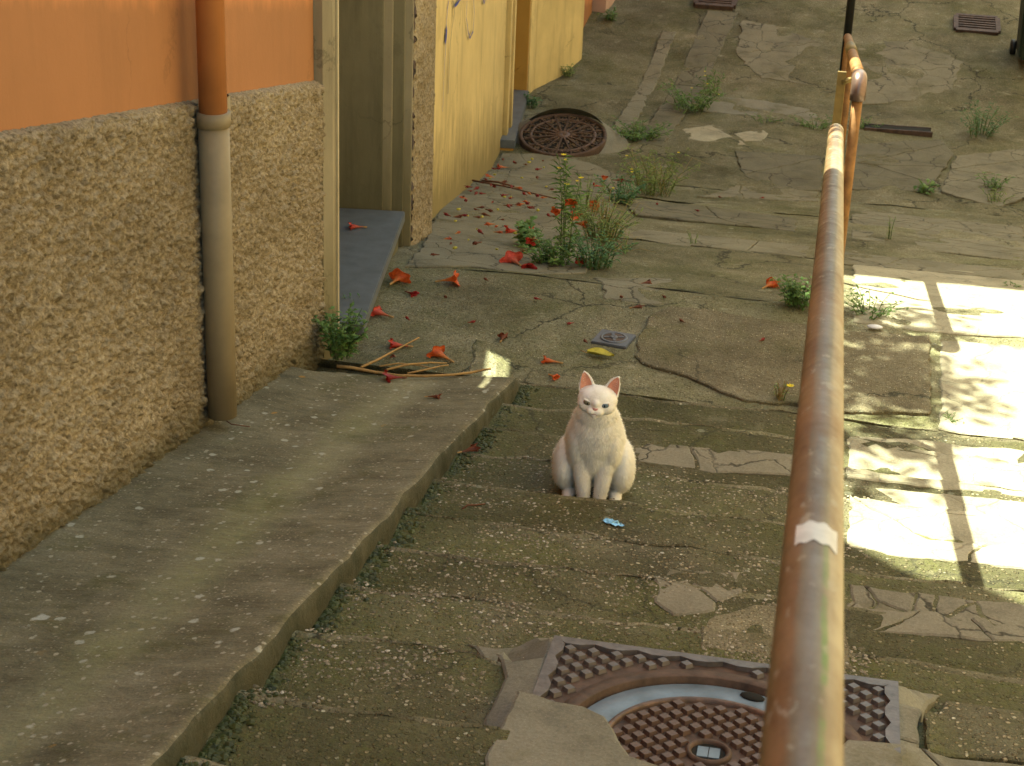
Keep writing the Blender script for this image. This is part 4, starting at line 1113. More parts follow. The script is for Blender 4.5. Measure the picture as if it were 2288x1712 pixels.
# surface lookup for placing the face
from mathutils.bvhtree import BVHTree
bvh = BVHTree.FromPolygons([v.co.copy() for v in me.vertices], [tuple(p.vertices) for p in me.polygons])
def face_at(x, z):
    o0 = HP((x, -.25, z)); d0 = Vector((0, 1, 0)); d0.rotate(HR); h = bvh.ray_cast(o0, d0); return h[0], h[1]
fwd = Vector((0, -1, 0)); fwd.rotate(HR); rgt = Vector((1, 0, 0)); rgt.rotate(HR); upv = Vector((0, 0, 1)); upv.rotate(HR)
def ell(name, c, rx, ry, rz, mat, roll=0.0, parent=None, n=16):
    bm = bmesh.new(); bmesh.ops.create_uvsphere(bm, u_segments=n, v_segments=n//2, radius=1.0); cr, sr = math.cos(roll), math.sin(roll)
    for v in bm.verts:
        x, y, z = v.co.x*rx, v.co.y*ry, v.co.z*rz
        v.co = Vector(c) + rgt*(x*cr-z*sr) + upv*(x*sr+z*cr) - fwd*y
    return bobj(name, bm, mat, parent or catE, True)
for s, mt in ((-1, 'eye_hazel'), (1, 'eye_blue')):
    h, nn_ = face_at(s*.0275, .3540)
    ell('eye_rim', h - fwd*.0030, .0135, .0055, .0092, M['eyelid'], s*R(14))
    ey = ell('eye', h - fwd*.0018, .0124, .0062, .0082, M[mt], s*R(14))
    ell('pupil', h + fwd*.0026 - upv*.0008, .0030, .0020, .0052, M['pupil'], 0, ey)
    ell('upper_lid', h - fwd*.0050 + upv*.0060, .0145, .0080, .0034, M['fur'], s*R(14))
h, _ = face_at(0, .3390)
bm = bmesh.new()
tri = [(-.0078, .0040), (.0078, .0040), (.0052, -.0018), (.0, -.0062), (-.0052, -.0018)]
vf = [bm.verts.new(h + rgt*x + upv*z + fwd*(.0022 if abs(x) < .001 else .0012)) for x, z in tri]; vb = [bm.verts.new(v.co - fwd*.006 + (v.co-h)*.25) for v in vf]
bm.faces.new(vf); [bm.faces.new((vf[i], vf[(i+1) % 5], vb[(i+1) % 5], vb[i])) for i in range(5)]
bmesh.ops.subdivide_edges(bm, edges=bm.edges[:], cuts=1, use_grid_fill=True); bobj('nose', bm, M['nose'], catE, True)
bm = bmesh.new()
for s in (-1, 1):
    pts = []
    for k in range(6):
        f = k/5; q, _n = face_at(s*.009*f, .3265 - .0030*f)
        if q is not None: pts.append(q+fwd*.0004)
    if len(pts) > 2: tube(bm, pts, .0010, 5)
bobj('mouth', bm, M['mouth'], catE)
for s in (-1, 1):      # pink inner ear
    bm = bmesh.new(); rows = []
    for k in range(9):
        v = .04 + .86*k/8
        rows.append([bm.verts.new(HP(ear_pt(s, u*.84, v, .0006 - .0055*(1-u*u)*(1-v*.8)))) for u in (-1, -.66, -.33, 0, .33, .66, 1)])
    for a_, b_2 in zip(rows, rows[1:]):
        for k in range(6): bm.faces.new((a_[k], a_[k+1], b_2[k+1], b_2[k]))
    bobj('inner_ear', bm, M['pink'], catE, True)
# short coat as fine strands
me.calc_loop_triangles()
tris = np.array([t.vertices for t in me.loop_triangles]); co = np.array([v.co for v in me.vertices]); nr = np.array([v.normal for v in me.vertices])
ar = np.linalg.norm(np.cross(co[tris[:, 1]]-co[tris[:, 0]], co[tris[:, 2]]-co[tris[:, 0]]), axis=1); pr = ar/ar.sum()
NF = 42000; ti = rng.choice(len(tris), NF, p=pr); uv = rng.random((NF, 2)); fl = uv.sum(1) > 1; uv[fl] = 1-uv[fl]
P = co[tris[ti, 0]]*(1-uv.sum(1))[:, None] + co[tris[ti, 1]]*uv[:, :1] + co[tris[ti, 2]]*uv[:, 1:]
N = nr[tris[ti, 0]]; N /= np.linalg.norm(N, axis=1)[:, None]+1e-9
headm = (P[:, 2] > .31) | (P[:, 2] < .035)
ln = np.where(headm, .0038, .0090)*(.6+.8*rng.random(NF))
down = np.array([0, .15, -1.0]); T = down - N*(N@down)[:, None]; T /= np.linalg.norm(T, axis=1)[:, None]+1e-9
dirf = N*.50 + T*.8 + rng.normal(0, .26, (NF, 3)); dirf /= np.linalg.norm(dirf, axis=1)[:, None]
side = np.cross(dirf, N+1e-3); side /= np.linalg.norm(side, axis=1)[:, None]+1e-9
keep = ~((P[:, 2] > .385) & (P[:, 1] < -.03) & (np.abs(P[:, 0]) > .02))
fc, _q = face_at(0, .3390)
keep &= (np.linalg.norm(P-np.array(fc), axis=1) > .012)
for s in (-1, 1):
    ec, _q = face_at(s*.0275, .3540); keep &= (np.linalg.norm(P-np.array(ec), axis=1) > .0145)
P, dirf, side, ln = P[keep], dirf[keep], side[keep], ln[keep]; NF = len(P)
wd = .0007
V3 = np.stack([P - side*wd, P + side*wd, P + dirf*ln[:, None]], 1).reshape(-1, 3)
fm = bpy.data.meshes.new('fur'); fm.vertices.add(NF*3); fm.vertices.foreach_set('co', V3.astype(np.float32).ravel())
fm.loops.add(NF*3); fm.loops.foreach_set('vertex_index', np.arange(NF*3, dtype=np.int32)); fm.polygons.add(NF); fm.polygons.foreach_set('loop_start', np.arange(0, NF*3, 3, dtype=np.int32))
try: fm.polygons.foreach_set('loop_total', np.full(NF, 3, dtype=np.int32))
except Exception: pass
fm.update(calc_edges=True); fm.validate()
nrm = np.repeat(nr[tris[ti[keep], 0]] + rng.normal(0, .22, (NF, 3)), 3, axis=0); nrm /= np.linalg.norm(nrm, axis=1)[:, None]
try: fm.normals_split_custom_set_from_vertices([tuple(x) for x in nrm])
except Exception: pass
fm.materials.append(M['strand']); fo = bpy.data.objects.new('fur', fm); col.objects.link(fo); fo.parent = catE; fo['kind'] = 'stuff'
bm = bmesh.new()
for s in (-1, 1):
    for k in range(5):
        q, _n = face_at(s*.017, .334+.003*(k-2))
        if q is None: continue
        t = rgt*s*.045 + upv*(.008*(k-2)) + fwd*.012; tube(bm, [q, q+t*.5+upv*.003, q+t], [.00035, .0003, .0001], 3, False)
bobj('whiskers', bm, M['strand'], catE)

# ------------------------------------------------------------------ plants
def leaf_faces(bm, p, d, n, L, Wd, bend=.3):
    d = d.normalized(); s = d.cross(n).normalized()*Wd; nn = s.cross(d).normalized()
    a = p; b = p + d*L*.5 + s - nn*L*.04; c = p + d*L - nn*L*bend; e = p + d*L*.5 - s - nn*L*.04; mid = p + d*L*.5 + nn*L*.05
    va, vb, vc, ve, vm = [bm.verts.new(q) for q in (a, b, c, e, mid)]
    bm.faces.new((va, vb, vm)); bm.faces.new((vb, vc, vm)); bm.faces.new((vc, ve, vm)); bm.faces.new((ve, va, vm))
def weed(px, label, stems, height, spread, leafL, leafW, mat, per=14, lean=(0, 0), straw=0, yellow=0, src=False, name='weed', group=None, upright=.5, loc=None, yl=.012):
    c = loc or (hit(*px) if src else hd(*px)); e = empty(name, c); tag(e, label, 'plant', group)
    rs = random.Random(int(c.x*1000)+int(c.y*777))
    bs = bmesh.new(); bl = bmesh.new(); by = bmesh.new(); bst = bmesh.new()
    for k in range(stems):
        a = rs.uniform(0, 6.283); r = spread*math.sqrt(rs.random()); b = Vector((math.cos(a)*r*.35, math.sin(a)*r*.35, -.01))
        b.z = gz(c.x+b.x, c.y+b.y) - c.z - .01 if c.y > 6.2 else -.01
        h = height*rs.uniform(.55, 1.0); tip = Vector((math.cos(a)*r + lean[0]*h, math.sin(a)*r + lean[1]*h, h)); mid = b.lerp(tip, .5) + Vector((-math.cos(a)*r*.15, -math.sin(a)*r*.15, h*.12*upright))
        pts = [b, b.lerp(mid, .6), mid, mid.lerp(tip, .55), tip]
        tube(bs, pts, [.0022, .002, .0017, .0013, .0006], 4, False)
        for j in range(per):
            f = .12 + .88*(j+rs.random())/per
            q = b.lerp(mid, f*2) if f < .5 else mid.lerp(tip, f*2-1)
            t = rs.uniform(0, 6.283); d = Vector((math.cos(t), math.sin(t), rs.uniform(-.2, .8)))
            leaf_faces(bl, q, d, Vector((0, 0, 1)), leafL*rs.uniform(.6, 1.2), leafW*rs.uniform(.7, 1.2), rs.uniform(.05, .4))
        if k < yellow:
            for i in range(7):
                t = i*.9; leaf_faces(by, tip, Vector((math.cos(t), math.sin(t), .5)), Vector((0, 0, 1)), yl, yl*.35, .1)
    for k in range(straw):
        a = rs.uniform(0, 6.283); r = spread*rs.uniform(.3, 1.1); h = height*rs.uniform(.4, 1.0)
        p0 = Vector((rs.uniform(-.3, .3)*spread, rs.uniform(-.3, .3)*spread, 0)); p1 = p0 + Vector((math.cos(a)*r*.5, math.sin(a)*r*.5, h)); p2 = p0 + Vector((math.cos(a)*r, math.sin(a)*r, h*.8))
        tube(bst, [p0, p1, p2], [.0013, .001, .0004], 3, False)
    if len(bs.verts): bobj('stems', bs, M['stem'], e)
    if len(bl.verts): bobj('leaves', bl, mat, e)
    if len(by.verts): bobj('flower_heads', by, M['yellow_flower'], e)
    if len(bst.verts): bobj('dry_stalks', bst, M['straw'], e)
    for b in (bs, bl, by, bst):
        try: b.free()
        except Exception: pass
    return e
weed((1190, 572), 'dense low green weed clump under the fallen coral flowers', 30, .15, .19, .034, .010, M['leaf'], 11)
weed((1280, 578), 'bushy green weed clump in front of the straw coloured grass', 36, .18, .22, .030, .007, M['leaf_blue'], 13)
weed((1150, 535), 'broad leaved dark green weed at the left of the clump', 13, .13, .12, .065, .022, M['leaf'], 7)
tall = weed((1218, 572), 'tall thin single stemmed weed rising in front of the round iron cover', 7, .56, .09, .060, .0045, M['leaf'], 34, upright=1.0, yellow=5, yl=.016)
weed((1300, 520), 'straw coloured dry grass mixed with green weed behind the clump', 34, .24, .25, .04, .005, M['leaf_pale'], 12, straw=45)
weed((1262, 470), 'loose weed with orange blossom caught in it behind the tall stem', 24, .24, .20, .032, .007, M['leaf_pale'], 11, yellow=2)
weed((1345, 437), 'low leafy weed growing from the slab edge near the dark red flower', 28, .16, .22, .036, .009, M['leaf_blue'], 12, yellow=2)
weed((1410, 420), 'feathery pale weed tuft with yellow dots behind the slab', 34, .30, .32, .055, .004, M['leaf_pale'], 15, straw=24, yellow=3)
weed((1345, 540), 'sparse pale weed strands spreading right of the clump', 12, .07, .16, .03, .004, M['leaf_pale'], 8, straw=10)
weed((1380, 300), 'flat dark green weed mat beside the round iron cover', 36, .12, .27, .05, .008, M['leaf'], 10)
weed((1495, 240), 'spreading green weed with yellow heads further up the street', 30, .20, .34, .06, .008, M['leaf'], 10, yellow=4)
weed((1540, 205), 'upright narrow leaved weed at the street crack', 8, .20, .16, .07, .006, M['leaf'], 8, yellow=2)
weed((1148, 232), 'little weed at the foot of the second door step', 8, .12, .09, .05, .014, M['leaf_blue'], 7)
weed((1720, 660), 'green weed growing in the crack just left of the handrail', 26, .13, .13, .032, .008, M['leaf'], 14)
weed((1880, 680), 'weed sprigs just right of the handrail at the edge of the sun', 16, .09, .17, .026, .006, M['leaf'], 10)
weed((1685, 868), 'dry straw tuft with one yellow flower left of the handrail', 4, .09, .05, .02, .006, M['leaf_pale'], 6, straw=24, yellow=1, yl=.018)
weed((735, 765), 'bright green weed at the foot of the pale door jamb', 34, .19, .12, .034, .010, M['leaf'], 12)
weed((765, 705), 'small sprig of weed against the end of the slate threshold', 7, .15, .05, .022, .005, M['leaf_blue'], 8)
weed((2115, 295), 'large blue green weed at the far right of the pavement', 22, .26, .25, .045, .006, M['leaf_blue'], 14)
weed((1995, 415), 'single rosette of broad leaves on the cracked slab', 7, .07, .12, .07, .014, M['leaf'], 5)
weed((2145, 410), 'twiggy green weed right of the leaf rosette', 12, .14, .13, .04, .01, M['leaf'], 8)
weed((2150, 440), 'drooping pale weed below the twiggy one', 8, .10, .13, .04, .004, M['leaf_pale'], 8)
weed((1760, 275), 'thin line of weeds along the crack left of the second handrail', 20, .08, .22, .035, .006, M['leaf'], 8)
weed((1650, 262), 'sparse weed along the street crack in mid distance', 10, .06, .2, .03, .006, M['leaf'], 7)
weed((1870, 280), 'weed at the foot of the second handrail beside the black slot', 12, .08, .15, .035, .006, M['leaf'], 7)
weed((1920, 520), 'pale seeding weed stalk standing by the upper edge of the sunlight', 3, .17, .03, .02, .004, M['leaf_pale'], 16, upright=1.0)
weed((1500, 530), 'faint thin weed on the pale cement strip', 3, .09, .05, .02, .003, M['leaf_pale'], 8)
weed((2185, 620), 'tiny green sprout in the sunlit cement', 4, .03, .05, .025, .006, M['leaf'], 4)
weed((2050, 912), 'tiny grass blades in the sunlit crack by the shadow', 5, .03, .06, .03, .003, M['leaf'], 4)
weed((1230, 165), 'weed tuft at the corner of the yellow house', 10, .12, .12, .05, .006, M['leaf_pale'], 8)
weed((1320, 40), 'weed below the black downpipe', 10, .10, .16, .05, .012, M['leaf'], 7)

# moss cushions along the kerb foot and in step corners
ib = bmesh.new(); bmesh.ops.create_icosphere(ib, subdivisions=1, radius=1.0); ib.verts.ensure_lookup_table()
IV = [v.co.copy() for v in ib.verts]; IF = [[v.index for v in f.verts] for f in ib.faces]; ib.free()
MV, MF = [], []
def cushion(x, y, z, r, s=1.0):
    k = len(MV); MV.extend([(x+v.x*r*1.3*random.uniform(.6, 1.4), y+v.y*r*1.3*random.uniform(.6, 1.4), z+v.z*r*.6*random.uniform(.6, 1.4)) for v in IV]); MF.extend([[k+q for q in f] for f in IF])
for i, n in enumerate(NOS):
    if n < 2.2 or n > 6.1: continue
    for k in range(300):
        f = random.random()**2; y = n + .01 + f*.30; cushion(KERB + .010 + abs(random.gauss(0, .024)), y, gz(0, y)+.002, random.uniform(.003, .010)*(1.25-.6*f))
    for k in range(60):
        y = n + .02 + abs(random.gauss(0, .012)); cushion(KERB + random.random()**2*.7, y, gz(0, y)+.001, random.uniform(.003, .007))
mo = mobj('moss', MV, MF, M['moss']); tag(mo, 'dark green moss cushions along the foot of the kerb', 'moss', kind='stuff')
# loose grit and pebbles lying on the steps
bm = bmesh.new()
proto = [Vector(v) for v in ((1, 0, 0), (.3, .95, 0), (-.8, .6, 0), (-.8, -.6, 0), (.3, -.95, 0), (.1, .1, .7))]
GP = []
for k in range(30000):
    px, py = random.uniform(380, 1960), random.uniform(880, 1760)
    p = onz(px, py, -2.3)
    if p.x < KERB+.03 or p.y > 6.1 or (abs(p.x-MCX) < .42 and abs(p.y-MCY) < .42): continue
    if noise.noise(Vector((p.x*3.5, p.y*3.5, 7))) + .45*noise.noise(Vector((p.x*11, p.y*11, 2))) < random.uniform(-.35, .34): continue
    GP.append((p.x, p.y, gz(p.x, p.y)))
GP = np.array(GP); GP[:, 2] += (fbm(GP[:, 0]*6, GP[:, 1]*6, 4, 5)-.5)*.016 + .002
for gx_, gy_, gz_ in GP.tolist():
    r = random.choice((.002, .0025, .003, .003, .0035, .0045, .0055, .007)); a = random.uniform(0, 6.28); ca, sa = math.cos(a), math.sin(a)
    vs_ = [bm.verts.new((gx_+(q.x*ca-q.y*sa*.7)*r, gy_+(q.x*sa+q.y*ca*.7)*r, gz_+q.z*min(r, .005)*.7)) for q in proto]
    for i in range(5): bm.faces.new((vs_[i], vs_[(i+1) % 5], vs_[5]))
a = MT('grit', .85); rp = a.n('ShaderNodeNewGeometry').outputs['Random Per Island']
a.done(a.ramp(rp, [(0, (.11, .095, .062)), (.5, (.20, .17, .12)), (.85, (.33, .28, .21)), (1, (.46, .43, .37))])); M['grit'] = a.m
gr = bobj('grit', bm, M['grit']); tag(gr, 'small loose pebbles scattered over the mossy steps', 'pebbles', kind='stuff')

# trumpet vine on top of the garden wall: drops the flowers and dapples the sunlight
vine = empty('trumpet_vine', (-1.95, 8.1, 1.4)); tag(vine, 'leafy trumpet vine on top of the garden wall, above the picture', 'vine')
bl = bmesh.new(); bs = bmesh.new()
for k in range(22):
    y = -1.2+random.uniform(0, 2.2); x = random.uniform(-.35, .15); tip = Vector((x+random.uniform(.0, .3), y+random.uniform(-.3, .3), random.uniform(-.1, .5)))
    pts = [Vector((x-.1, y, -.05)), Vector((x, y, .25)), tip]; tube(bs, pts, [.012, .008, .003], 5, False)
    for j in range(58):
        f = random.random(); q = pts[0].lerp(pts[1], f*2) if f < .5 else pts[1].lerp(pts[2], f*2-1); q = q + Vector((random.gauss(0, .10), random.gauss(0, .13), random.gauss(0, .09)))
        t = random.uniform(0, 6.28); leaf_faces(bl, q, Vector((math.cos(t), math.sin(t), random.uniform(-.5, .3))), Vector((0, 0, 1)), random.uniform(.06, .11), random.uniform(.018, .03), .2)
bobj('stems', bs, M['twig'], vine); bobj('leaves', bl, M['leaf'], vine)

# ------------------------------------------------------------------ fallen trumpet flowers
def flower_mesh(seed, lobes=5, flare=1.0, crumple=.25):
    rs = random.Random(seed); bm = bmesh.new(); NSEG = 30; prof = [(0, .0030), (.012, .0042), (.026, .0062), (.040, .0100), (.052, .0150), (.060, .021*flare), (.066, .029*flare), (.069, .037*flare), (.066, .043*flare)]
    ph = [rs.uniform(-.3, .3) for _ in range(lobes)]; fold = [rs.uniform(-1, 1) for _ in range(lobes)]; rings = []
    for i, (z, r) in enumerate(prof):
        f = i/(len(prof)-1); ring = []
        for k in range(NSEG):
            a = 2*math.pi*k/NSEG; lob = math.cos(lobes*a); w = max(0, (f-.5)*2)
            L_ = int((a/(2*math.pi)*lobes)+.5) % lobes
            rr = r*(1 + .11*w*w*lob) ; zz = z + w*w*(.006*lob + .016*fold[L_]*crumple*(1+lob)*.8) + .004*w*noise.noise(Vector((math.cos(a)*3, math.sin(a)*3, seed)))
            rr *= 1 - crumple*.35*w*max(0, fold[L_])
            ring.append(bm.verts.new((rr*math.cos(a), rr*math.sin(a)*.82, zz)))
        rings.append(ring)
    for a_, b_3 in zip(rings, rings[1:]):
        for k in range(NSEG): bm.faces.new((a_[k], a_[(k+1) % NSEG], b_3[(k+1) % NSEG], b_3[k]))
    me = bpy.data.meshes.new('blossom'); bmesh.ops.recalc_face_normals(bm, faces=bm.faces); bm.to_mesh(me); bm.free()
    me.polygons.foreach_set('use_smooth', [True]*len(me.polygons)); return me
def calyx_mesh():
    bm = bmesh.new(); tube(bm, [(0, 0, -.010), (0, 0, -.002), (0, 0, .008)], [.0025, .0048, .0052], 8); me = bpy.data.meshes.new('calyx'); bm.to_mesh(me); bm.free(); return me
CAL = calyx_mesh()
def flower(x, y, heading, size, mat, label, lift=.0, flare=1.0, crumple=.4, tilt=0, at=None, seed=None, calyx=True):
    """heading: direction on the ground (deg, 0 = right, 90 = up-alley) that the open mouth faces"""
    c = at or hd(x, y, 0); e = empty('trumpet_flower', (c.x, c.y, c.z + .014*size*flare + lift)); e.scale = (1, 1, .74); tag(e, label, 'flower')
    s_ = seed or int(x*13+y*7); me = flower_mesh(s_, 5, flare, crumple); me.materials.append(M[mat]); o = bpy.data.objects.new('blossom', me); col.objects.link(o); o.parent = e
    ax_ = Vector((math.cos(R(heading)), math.sin(R(heading)), math.sin(R(tilt))+.08))
    q = ax_.to_track_quat('Z', 'Y'); o.rotation_mode = 'QUATERNION'; o.rotation_quaternion = q; o.scale = (size,)*3
    o.location = -ax_.normalized()*.04*size
    if calyx:
        k = bpy.data.objects.new('calyx', CAL.copy()); k.data.materials.append(M['twig'] if mat != 'fl_dark' else M['twig_brown']); col.objects.link(k); k.parent = e; k.rotation_mode = 'QUATERNION'; k.rotation_quaternion = q; k.scale = (size,)*3; k.location = o.location
    return e
flower(857, 612, 75, 1.25, 'fl_orange', 'large orange trumpet flower next to the slate threshold edge', flare=1.05)
flower(970, 612, 15, 1.25, 'fl_orange', 'bright orange red trumpet flower alone on the grey strip', flare=1.0, tilt=8)
flower(888, 637, 330, .8, 'fl_dark', 'small curled dark red flower below the large orange one', flare=.7, crumple=.9)
flower(825, 684, 160, 1.2, 'fl_pink', 'coral flower with its tube pointing right, near the threshold end', flare=.8)
flower(862, 752, 190, 1.15, 'fl_red', 'red flower at the tip of the straight bare twig', flare=.75)
flower(955, 776, 150, 1.3, 'fl_orange', 'orange flower lying on the twig spray', flare=.85, tilt=6)
flower(850, 822, 200, 1.0, 'fl_dark', 'crimson crumpled flower on the lower twig', flare=.9, crumple=.9)
flower(938, 860, 10, .7, 'fl_brown', 'small curled orange brown flower on the ramp', flare=.6, crumple=.9)
flower(1190, 784, 180, 1.0, 'fl_orange', 'orange flower with a closed mouth left of the cat ear', flare=.6)
flower(1195, 816, 320, .75, 'fl_orange', 'torn orange petal scrap just left of the cat head', flare=.6, crumple=.9, calyx=False)
flower(1085, 734, 90, .8, 'fl_brown', 'withered flower at the top of the sunlit spot', flare=.7, crumple=.9)
flower(770, 494, 200, 1.0, 'fl_pink', 'flower lying on the slate threshold', at=onz(770*D, 494*D, SZ), flare=.7)
flower(1108, 505, 200, 1.2, 'fl_red', 'red flower left of the broad leaved weed', flare=.9)
flower(1132, 504, 80, 1.15, 'fl_pink', 'coral flower touching the broad leaved weed', flare=.9)
flower(1112, 573, 130, 1.3, 'fl_pink', 'large coral flower at the front left of the weed clump', flare=1.1)
flower(1141, 581, 280, 1.0, 'fl_dark', 'dark red flower facing the camera at the front of the weed clump', flare=.9)
flower(1150, 548, 270, 1.0, 'fl_red', 'red flower half hidden in the low weed clump', lift=.06, flare=.8)
flower(1257, 575, 265, .9, 'fl_red', 'small red flower at the right front of the weed clump', flare=.8, lift=.02)
flower(1228, 424, 270, 1.0, 'fl_orange', 'orange red flower hanging high on the tall thin weed', flare=.8, at=hd(1230, 572), lift=.30)
flower(1206, 470, 230, 1.0, 'fl_orange', 'orange flower left of the tall stem', flare=.9, lift=.03)
flower(1240, 475, 300, 1.0, 'fl_red', 'red flower right of the tall stem', flare=.8, lift=.03)
flower(1284, 462, 250, 1.2, 'fl_orange', 'wide open orange flower with a yellow dot in the loose weed', flare=1.0, lift=.04)
flower(1238, 500, 80, .9, 'fl_orange', 'orange flower tube standing in the weed below the red one', flare=.7, lift=.06)
flower(1250, 515, 350, 1.1, 'fl_orange', 'flat orange flower lying on the bushy weed', flare=.7, lift=.07)
flower(1335, 393, 10, 1.0, 'fl_dark', 'dark crimson flower on the slab in front of the feathery weed', flare=.9)
flower(1290, 405, 200, .9, 'fl_red', 'red brown flower on the slab left of the crimson one', flare=.8)
flower(1304, 400, 90, 1.0, 'fl_orange', 'upright orange flower between the red brown and the crimson one', flare=.6, tilt=50, lift=.03)
flower(1660, 622, 60, 1.1, 'fl_orange', 'orange flower by the weed left of the handrail', flare=.9)
flower(1395, 614, 30, .9, 'fl_brown', 'dry brown curled flower alone on the pale pavement', flare=.5, crumple=.9)
flower(1013, 977, 40, .85, 'fl_brown', 'withered brown flower in the kerb corner left of the cat', flare=.7, crumple=.9)
flower(1085, 365, 200, 1.2, 'fl_orange', 'orange flower in the litter at the foot of the yellow wall', flare=.7)
flower(1060, 385, 170, 1.0, 'fl_orange', 'second orange flower in the litter further from the cover', flare=.6)
flower(985, 472, 20, 1.0, 'fl_brown', 'brown flower beside the roughcast pilaster', flare=.5)
flower(962, 520, 30, 1.0, 'fl_orange', 'slim orange flower at the foot of the roughcast pilaster', flare=.4)
flower(1005, 432, 180, 1.0, 'fl_orange', 'slim orange flower near the yellow wall edge', flare=.45)
flower(870, 600, 120, .7, 'fl_dark', 'dark red scrap behind the large orange flower', flare=.7, crumple=.9, calyx=False)
flower(845, 775, 60, .6, 'fl_brown', 'tiny brown flower by the green weed at the jamb', flare=.6, crumple=.9)
flower(1375, 665, 30, .7, 'fl_brown', 'little brown flower by the edge of the pebbly patch', flare=.5, crumple=.9)
# withered scraps, buds on the cement slab
rs = random.Random(5)
sm_me = []
for k in range(5):
    me_ = flower_mesh(100+k, 5, .28, .9); me_.materials.append(M['fl_brown'] if k % 2 else M['fl_dark']); sm_me.append(me_)
me_ = flower_mesh(140, 5, .3, .6); me_.materials.append(M['fl_orange']); sm_me.append(me_)
def inpoly(x, y, poly):
    c = False
    for i in range(len(poly)):
        x1, y1 = poly[i]; x2, y2 = poly[(i+1) % len(poly)]
        if (y1 > y) != (y2 > y) and x < (x2-x1)*(y-y1)/(y2-y1)+x1: c = not c
    return c
zone = [(900,575),(955,500),(960,450),(1090,345),(1180,345),(1190,420),(1190,560),(1100,570),(1000,560)]
cnt = 0
while cnt < 60:
    x, y = rs.uniform(900, 1200), rs.uniform(340, 580)
    if not inpoly(x, y, zone): continue
    dens = 1.0 if y < 480 else .25
    if rs.random() > dens: continue
    c = hd(x, y, .03); o = bpy.data.objects.new('withered_petal', rs.choice(sm_me)); col.objects.link(o); o.location = (c.x, c.y, c.z+.008); s_ = rs.uniform(.4, .8); o.scale = (s_, s_, s_)
    a = rs.uniform(0, 6.28); o.rotation_mode = 'QUATERNION'; o.rotation_quaternion = Vector((math.cos(a), math.sin(a), .05)).to_track_quat('Z', 'Y')
    tag(o, 'withered red brown petals littering the cement slab by the yellow wall', 'petal', 'withered petals on the cement slab'); cnt += 1
bm = bmesh.new(); bmesh.ops.create_icosphere(bm, subdivisions=2, radius=.011)
for v in bm.verts: v.co.z *= .7; v.co.x *= 1.35
bud = bpy.data.meshes.new('bud'); bm.to_mesh(bud); bm.free(); bud.materials.append(M['leaf_yellow']); bud.polygons.foreach_set('use_smooth', [True]*len(bud.polygons))
cnt = 0
while cnt < 26:
    x, y = rs.uniform(980, 1200), rs.uniform(345, 600)
    if not inpoly(x, y, zone): continue
    c = hd(x, y, .03); o = bpy.data.objects.new('yellow_bud', bud); col.objects.link(o); o.location = (c.x, c.y, c.z+.006); o.rotation_euler = (0, 0, rs.uniform(0, 6)); s_ = rs.uniform(.5, 1); o.scale = (s_,)*3
    tag(o, 'small yellow green buds fallen on the cement slab', 'bud', 'yellow buds on the cement slab'); cnt += 1
# scattered brown scraps on landing
for (x, y) in ((885, 695), (1055, 610), (960, 640), (1240, 700), (1270, 745), (1430, 640), (1480, 700), (1640, 740), (1420, 440), (1500, 455), (1340, 640), (1170, 650), (1300, 470), (1640, 430), (1560, 430), (1010, 700)):
    c = hd(x, y, .012); o = bpy.data.objects.new('brown_scrap', rs.choice(sm_me[:5])); col.objects.link(o); o.location = (c.x, c.y, c.z+.006); o.scale = (.5,)*3
    a = rs.uniform(0, 6.28); o.rotation_mode = 'QUATERNION'; o.rotation_quaternion = Vector((math.cos(a), math.sin(a), .05)).to_track_quat('Z', 'Y')
    tag(o, 'small dry brown scraps scattered over the landing', 'petal', 'brown scraps on the landing')

# ------------------------------------------------------------------ twigs, leaf, wrapper
def gpts(pts, lift): return [hd(x, y, 0) + Vector((0, 0, lift)) for x, y in pts]
def twig(pts, r0, r1, mat, parent, name, lift=.008):
    P = [hd(x, y) for x, y in pts]
    z = [gz(max(p.x, KERB+.01) if p.y > 6.1 else p.x, p.y) for p in P]
    P = [Vector((p.x, p.y, max(p.z, q)+lift+.004*math.sin(i*1.7))) for i, (p, q) in enumerate(zip(P, z))]
    n = len(P); bm = bmesh.new(); tube(bm, P, [r0+(r1-r0)*i/(n-1) for i in range(n)], 6); return world_child(bobj(name, bm, mat, None, True), parent)
tw = empty('bare_branch', hd(880, 800)); tag(tw, 'bare tan branched twig lying on the landing below the slate threshold', 'branch')
twig([(728, 798), (760, 803), (810, 810), (860, 816), (920, 820), (975, 818), (1015, 810), (1045, 804), (1060, 805)], .0065, .004, M['twig'], tw, 'main_stem', .012)
twig([(780, 804), (815, 790), (850, 768), (885, 748), (905, 740)], .0055, .003, M['twig'], tw, 'side_shoot', .02)
twig([(835, 806), (880, 797), (930, 790), (965, 790)], .0045, .003, M['twig'], tw, 'side_shoot', .014)
twig([(880, 812), (920, 806), (950, 796), (968, 792)], .004, .0025, M['twig'], tw, 'side_shoot', .010)
twig([(820, 795), (860, 790), (905, 792), (940, 798)], .0035, .002, M['twig'], tw, 'side_shoot', .006)
t2 = empty('small_twig', hd(1022, 1094)); tag(t2, 'thin brown twig on the step left of and below the cat', 'twig')
twig([(998, 1104), (1010, 1098), (1030, 1094), (1048, 1090)], .003, .002, M['twig_brown'], t2, 'stem', .006)
t3 = empty('long_stalk', hd(1120, 420)); tag(t3, 'long dark red stalk among the litter on the cement slab', 'stalk')
twig([(1020, 403), (1060, 412), (1100, 418), (1150, 430), (1200, 444)], .006, .004, M['twig_brown'], t3, 'stem', .04)
t4 = empty('long_stalk', hd(1090, 410)); tag(t4, 'shorter dark red stalk just above the long one on the cement slab', 'stalk')
twig([(1040, 404), (1075, 408), (1110, 416)], .008, .005, M['twig_brown'], t4, 'stem', .04)
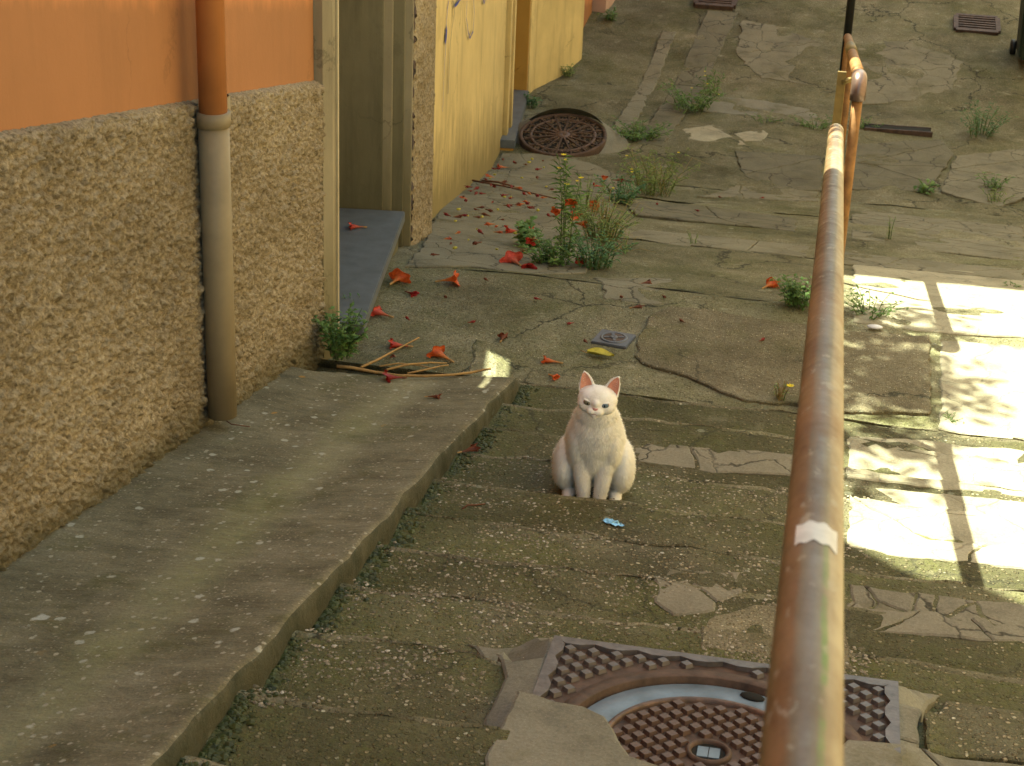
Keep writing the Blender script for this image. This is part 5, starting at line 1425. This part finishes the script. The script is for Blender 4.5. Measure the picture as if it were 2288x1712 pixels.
t5 = empty('small_twig', hd(500, 925)); tag(t5, 'thin reddish twig leaning at the foot of the downpipe', 'twig')
twig([(470, 905), (482, 918), (500, 928), (540, 932)], .0025, .0015, M['twig_brown'], t5, 'stem', .02)
c = hd(1297, 772); lf = empty('fallen_leaf', c + Vector((0, 0, .012))); tag(lf, 'yellow green curled leaf on the landing behind the cat', 'leaf')
bm = bmesh.new(); rows = []
for i in range(9):
    f = i/8; w = .030*math.sin(math.pi*min(1, f*.95+.05))**.8; row = []
    for k in range(-3, 4):
        u = k/3; row.append(bm.verts.new((-.055+.11*f, w*u, .012*u*u*(1+.5*math.sin(f*5)) + .004*noise.noise(Vector((f*4, u*2, 1))))))
    rows.append(row)
for a_, b_4 in zip(rows, rows[1:]):
    for k in range(6): bm.faces.new((a_[k], a_[k+1], b_4[k+1], b_4[k]))
bobj('blade', bm, M['leaf_yellow'], lf, True); tube_obj('stalk', [(-.055, 0, 0), (-.075, .01, .002), (-.085, .02, 0)], .0018, M['twig'], lf, 6)
c = hd(1325, 1134); fo_ = empty('foil_wrapper', c + Vector((0, 0, .004))); fo_.rotation_euler = (0, 0, R(-22)); tag(fo_, 'crumpled blue silver foil wrapper on the step in front of the cat', 'wrapper')
bm = bmesh.new(); rows = []
for i in range(11):
    f = i/10; row = []
    for k in range(5):
        u = k/4-.5; w = .020*(1-.75*abs(f-.4)**1.2*1.6)
        row.append(bm.verts.new((-.033+.066*f, w*u*1.6, .004+.007*noise.noise(Vector((f*9, u*6, 4))))))
    rows.append(row)
for a_, b_5 in zip(rows, rows[1:]):
    for k in range(4): bm.faces.new((a_[k], a_[k+1], b_5[k+1], b_5[k]))
bobj('foil', bm, M['foil'], fo_)
c = hd(1890, 706, .015); wp_ = empty('white_scrap', c); tag(wp_, 'white flat plastic scrap on the pebbly patch right of the handrail', 'litter')
bm = bmesh.new(); bmesh.ops.create_uvsphere(bm, u_segments=14, v_segments=8, radius=1)
for v in bm.verts: v.co = Vector((v.co.x*.034, v.co.y*.02, v.co.z*.008))
bobj('scrap', bm, M['white'], wp_, True)
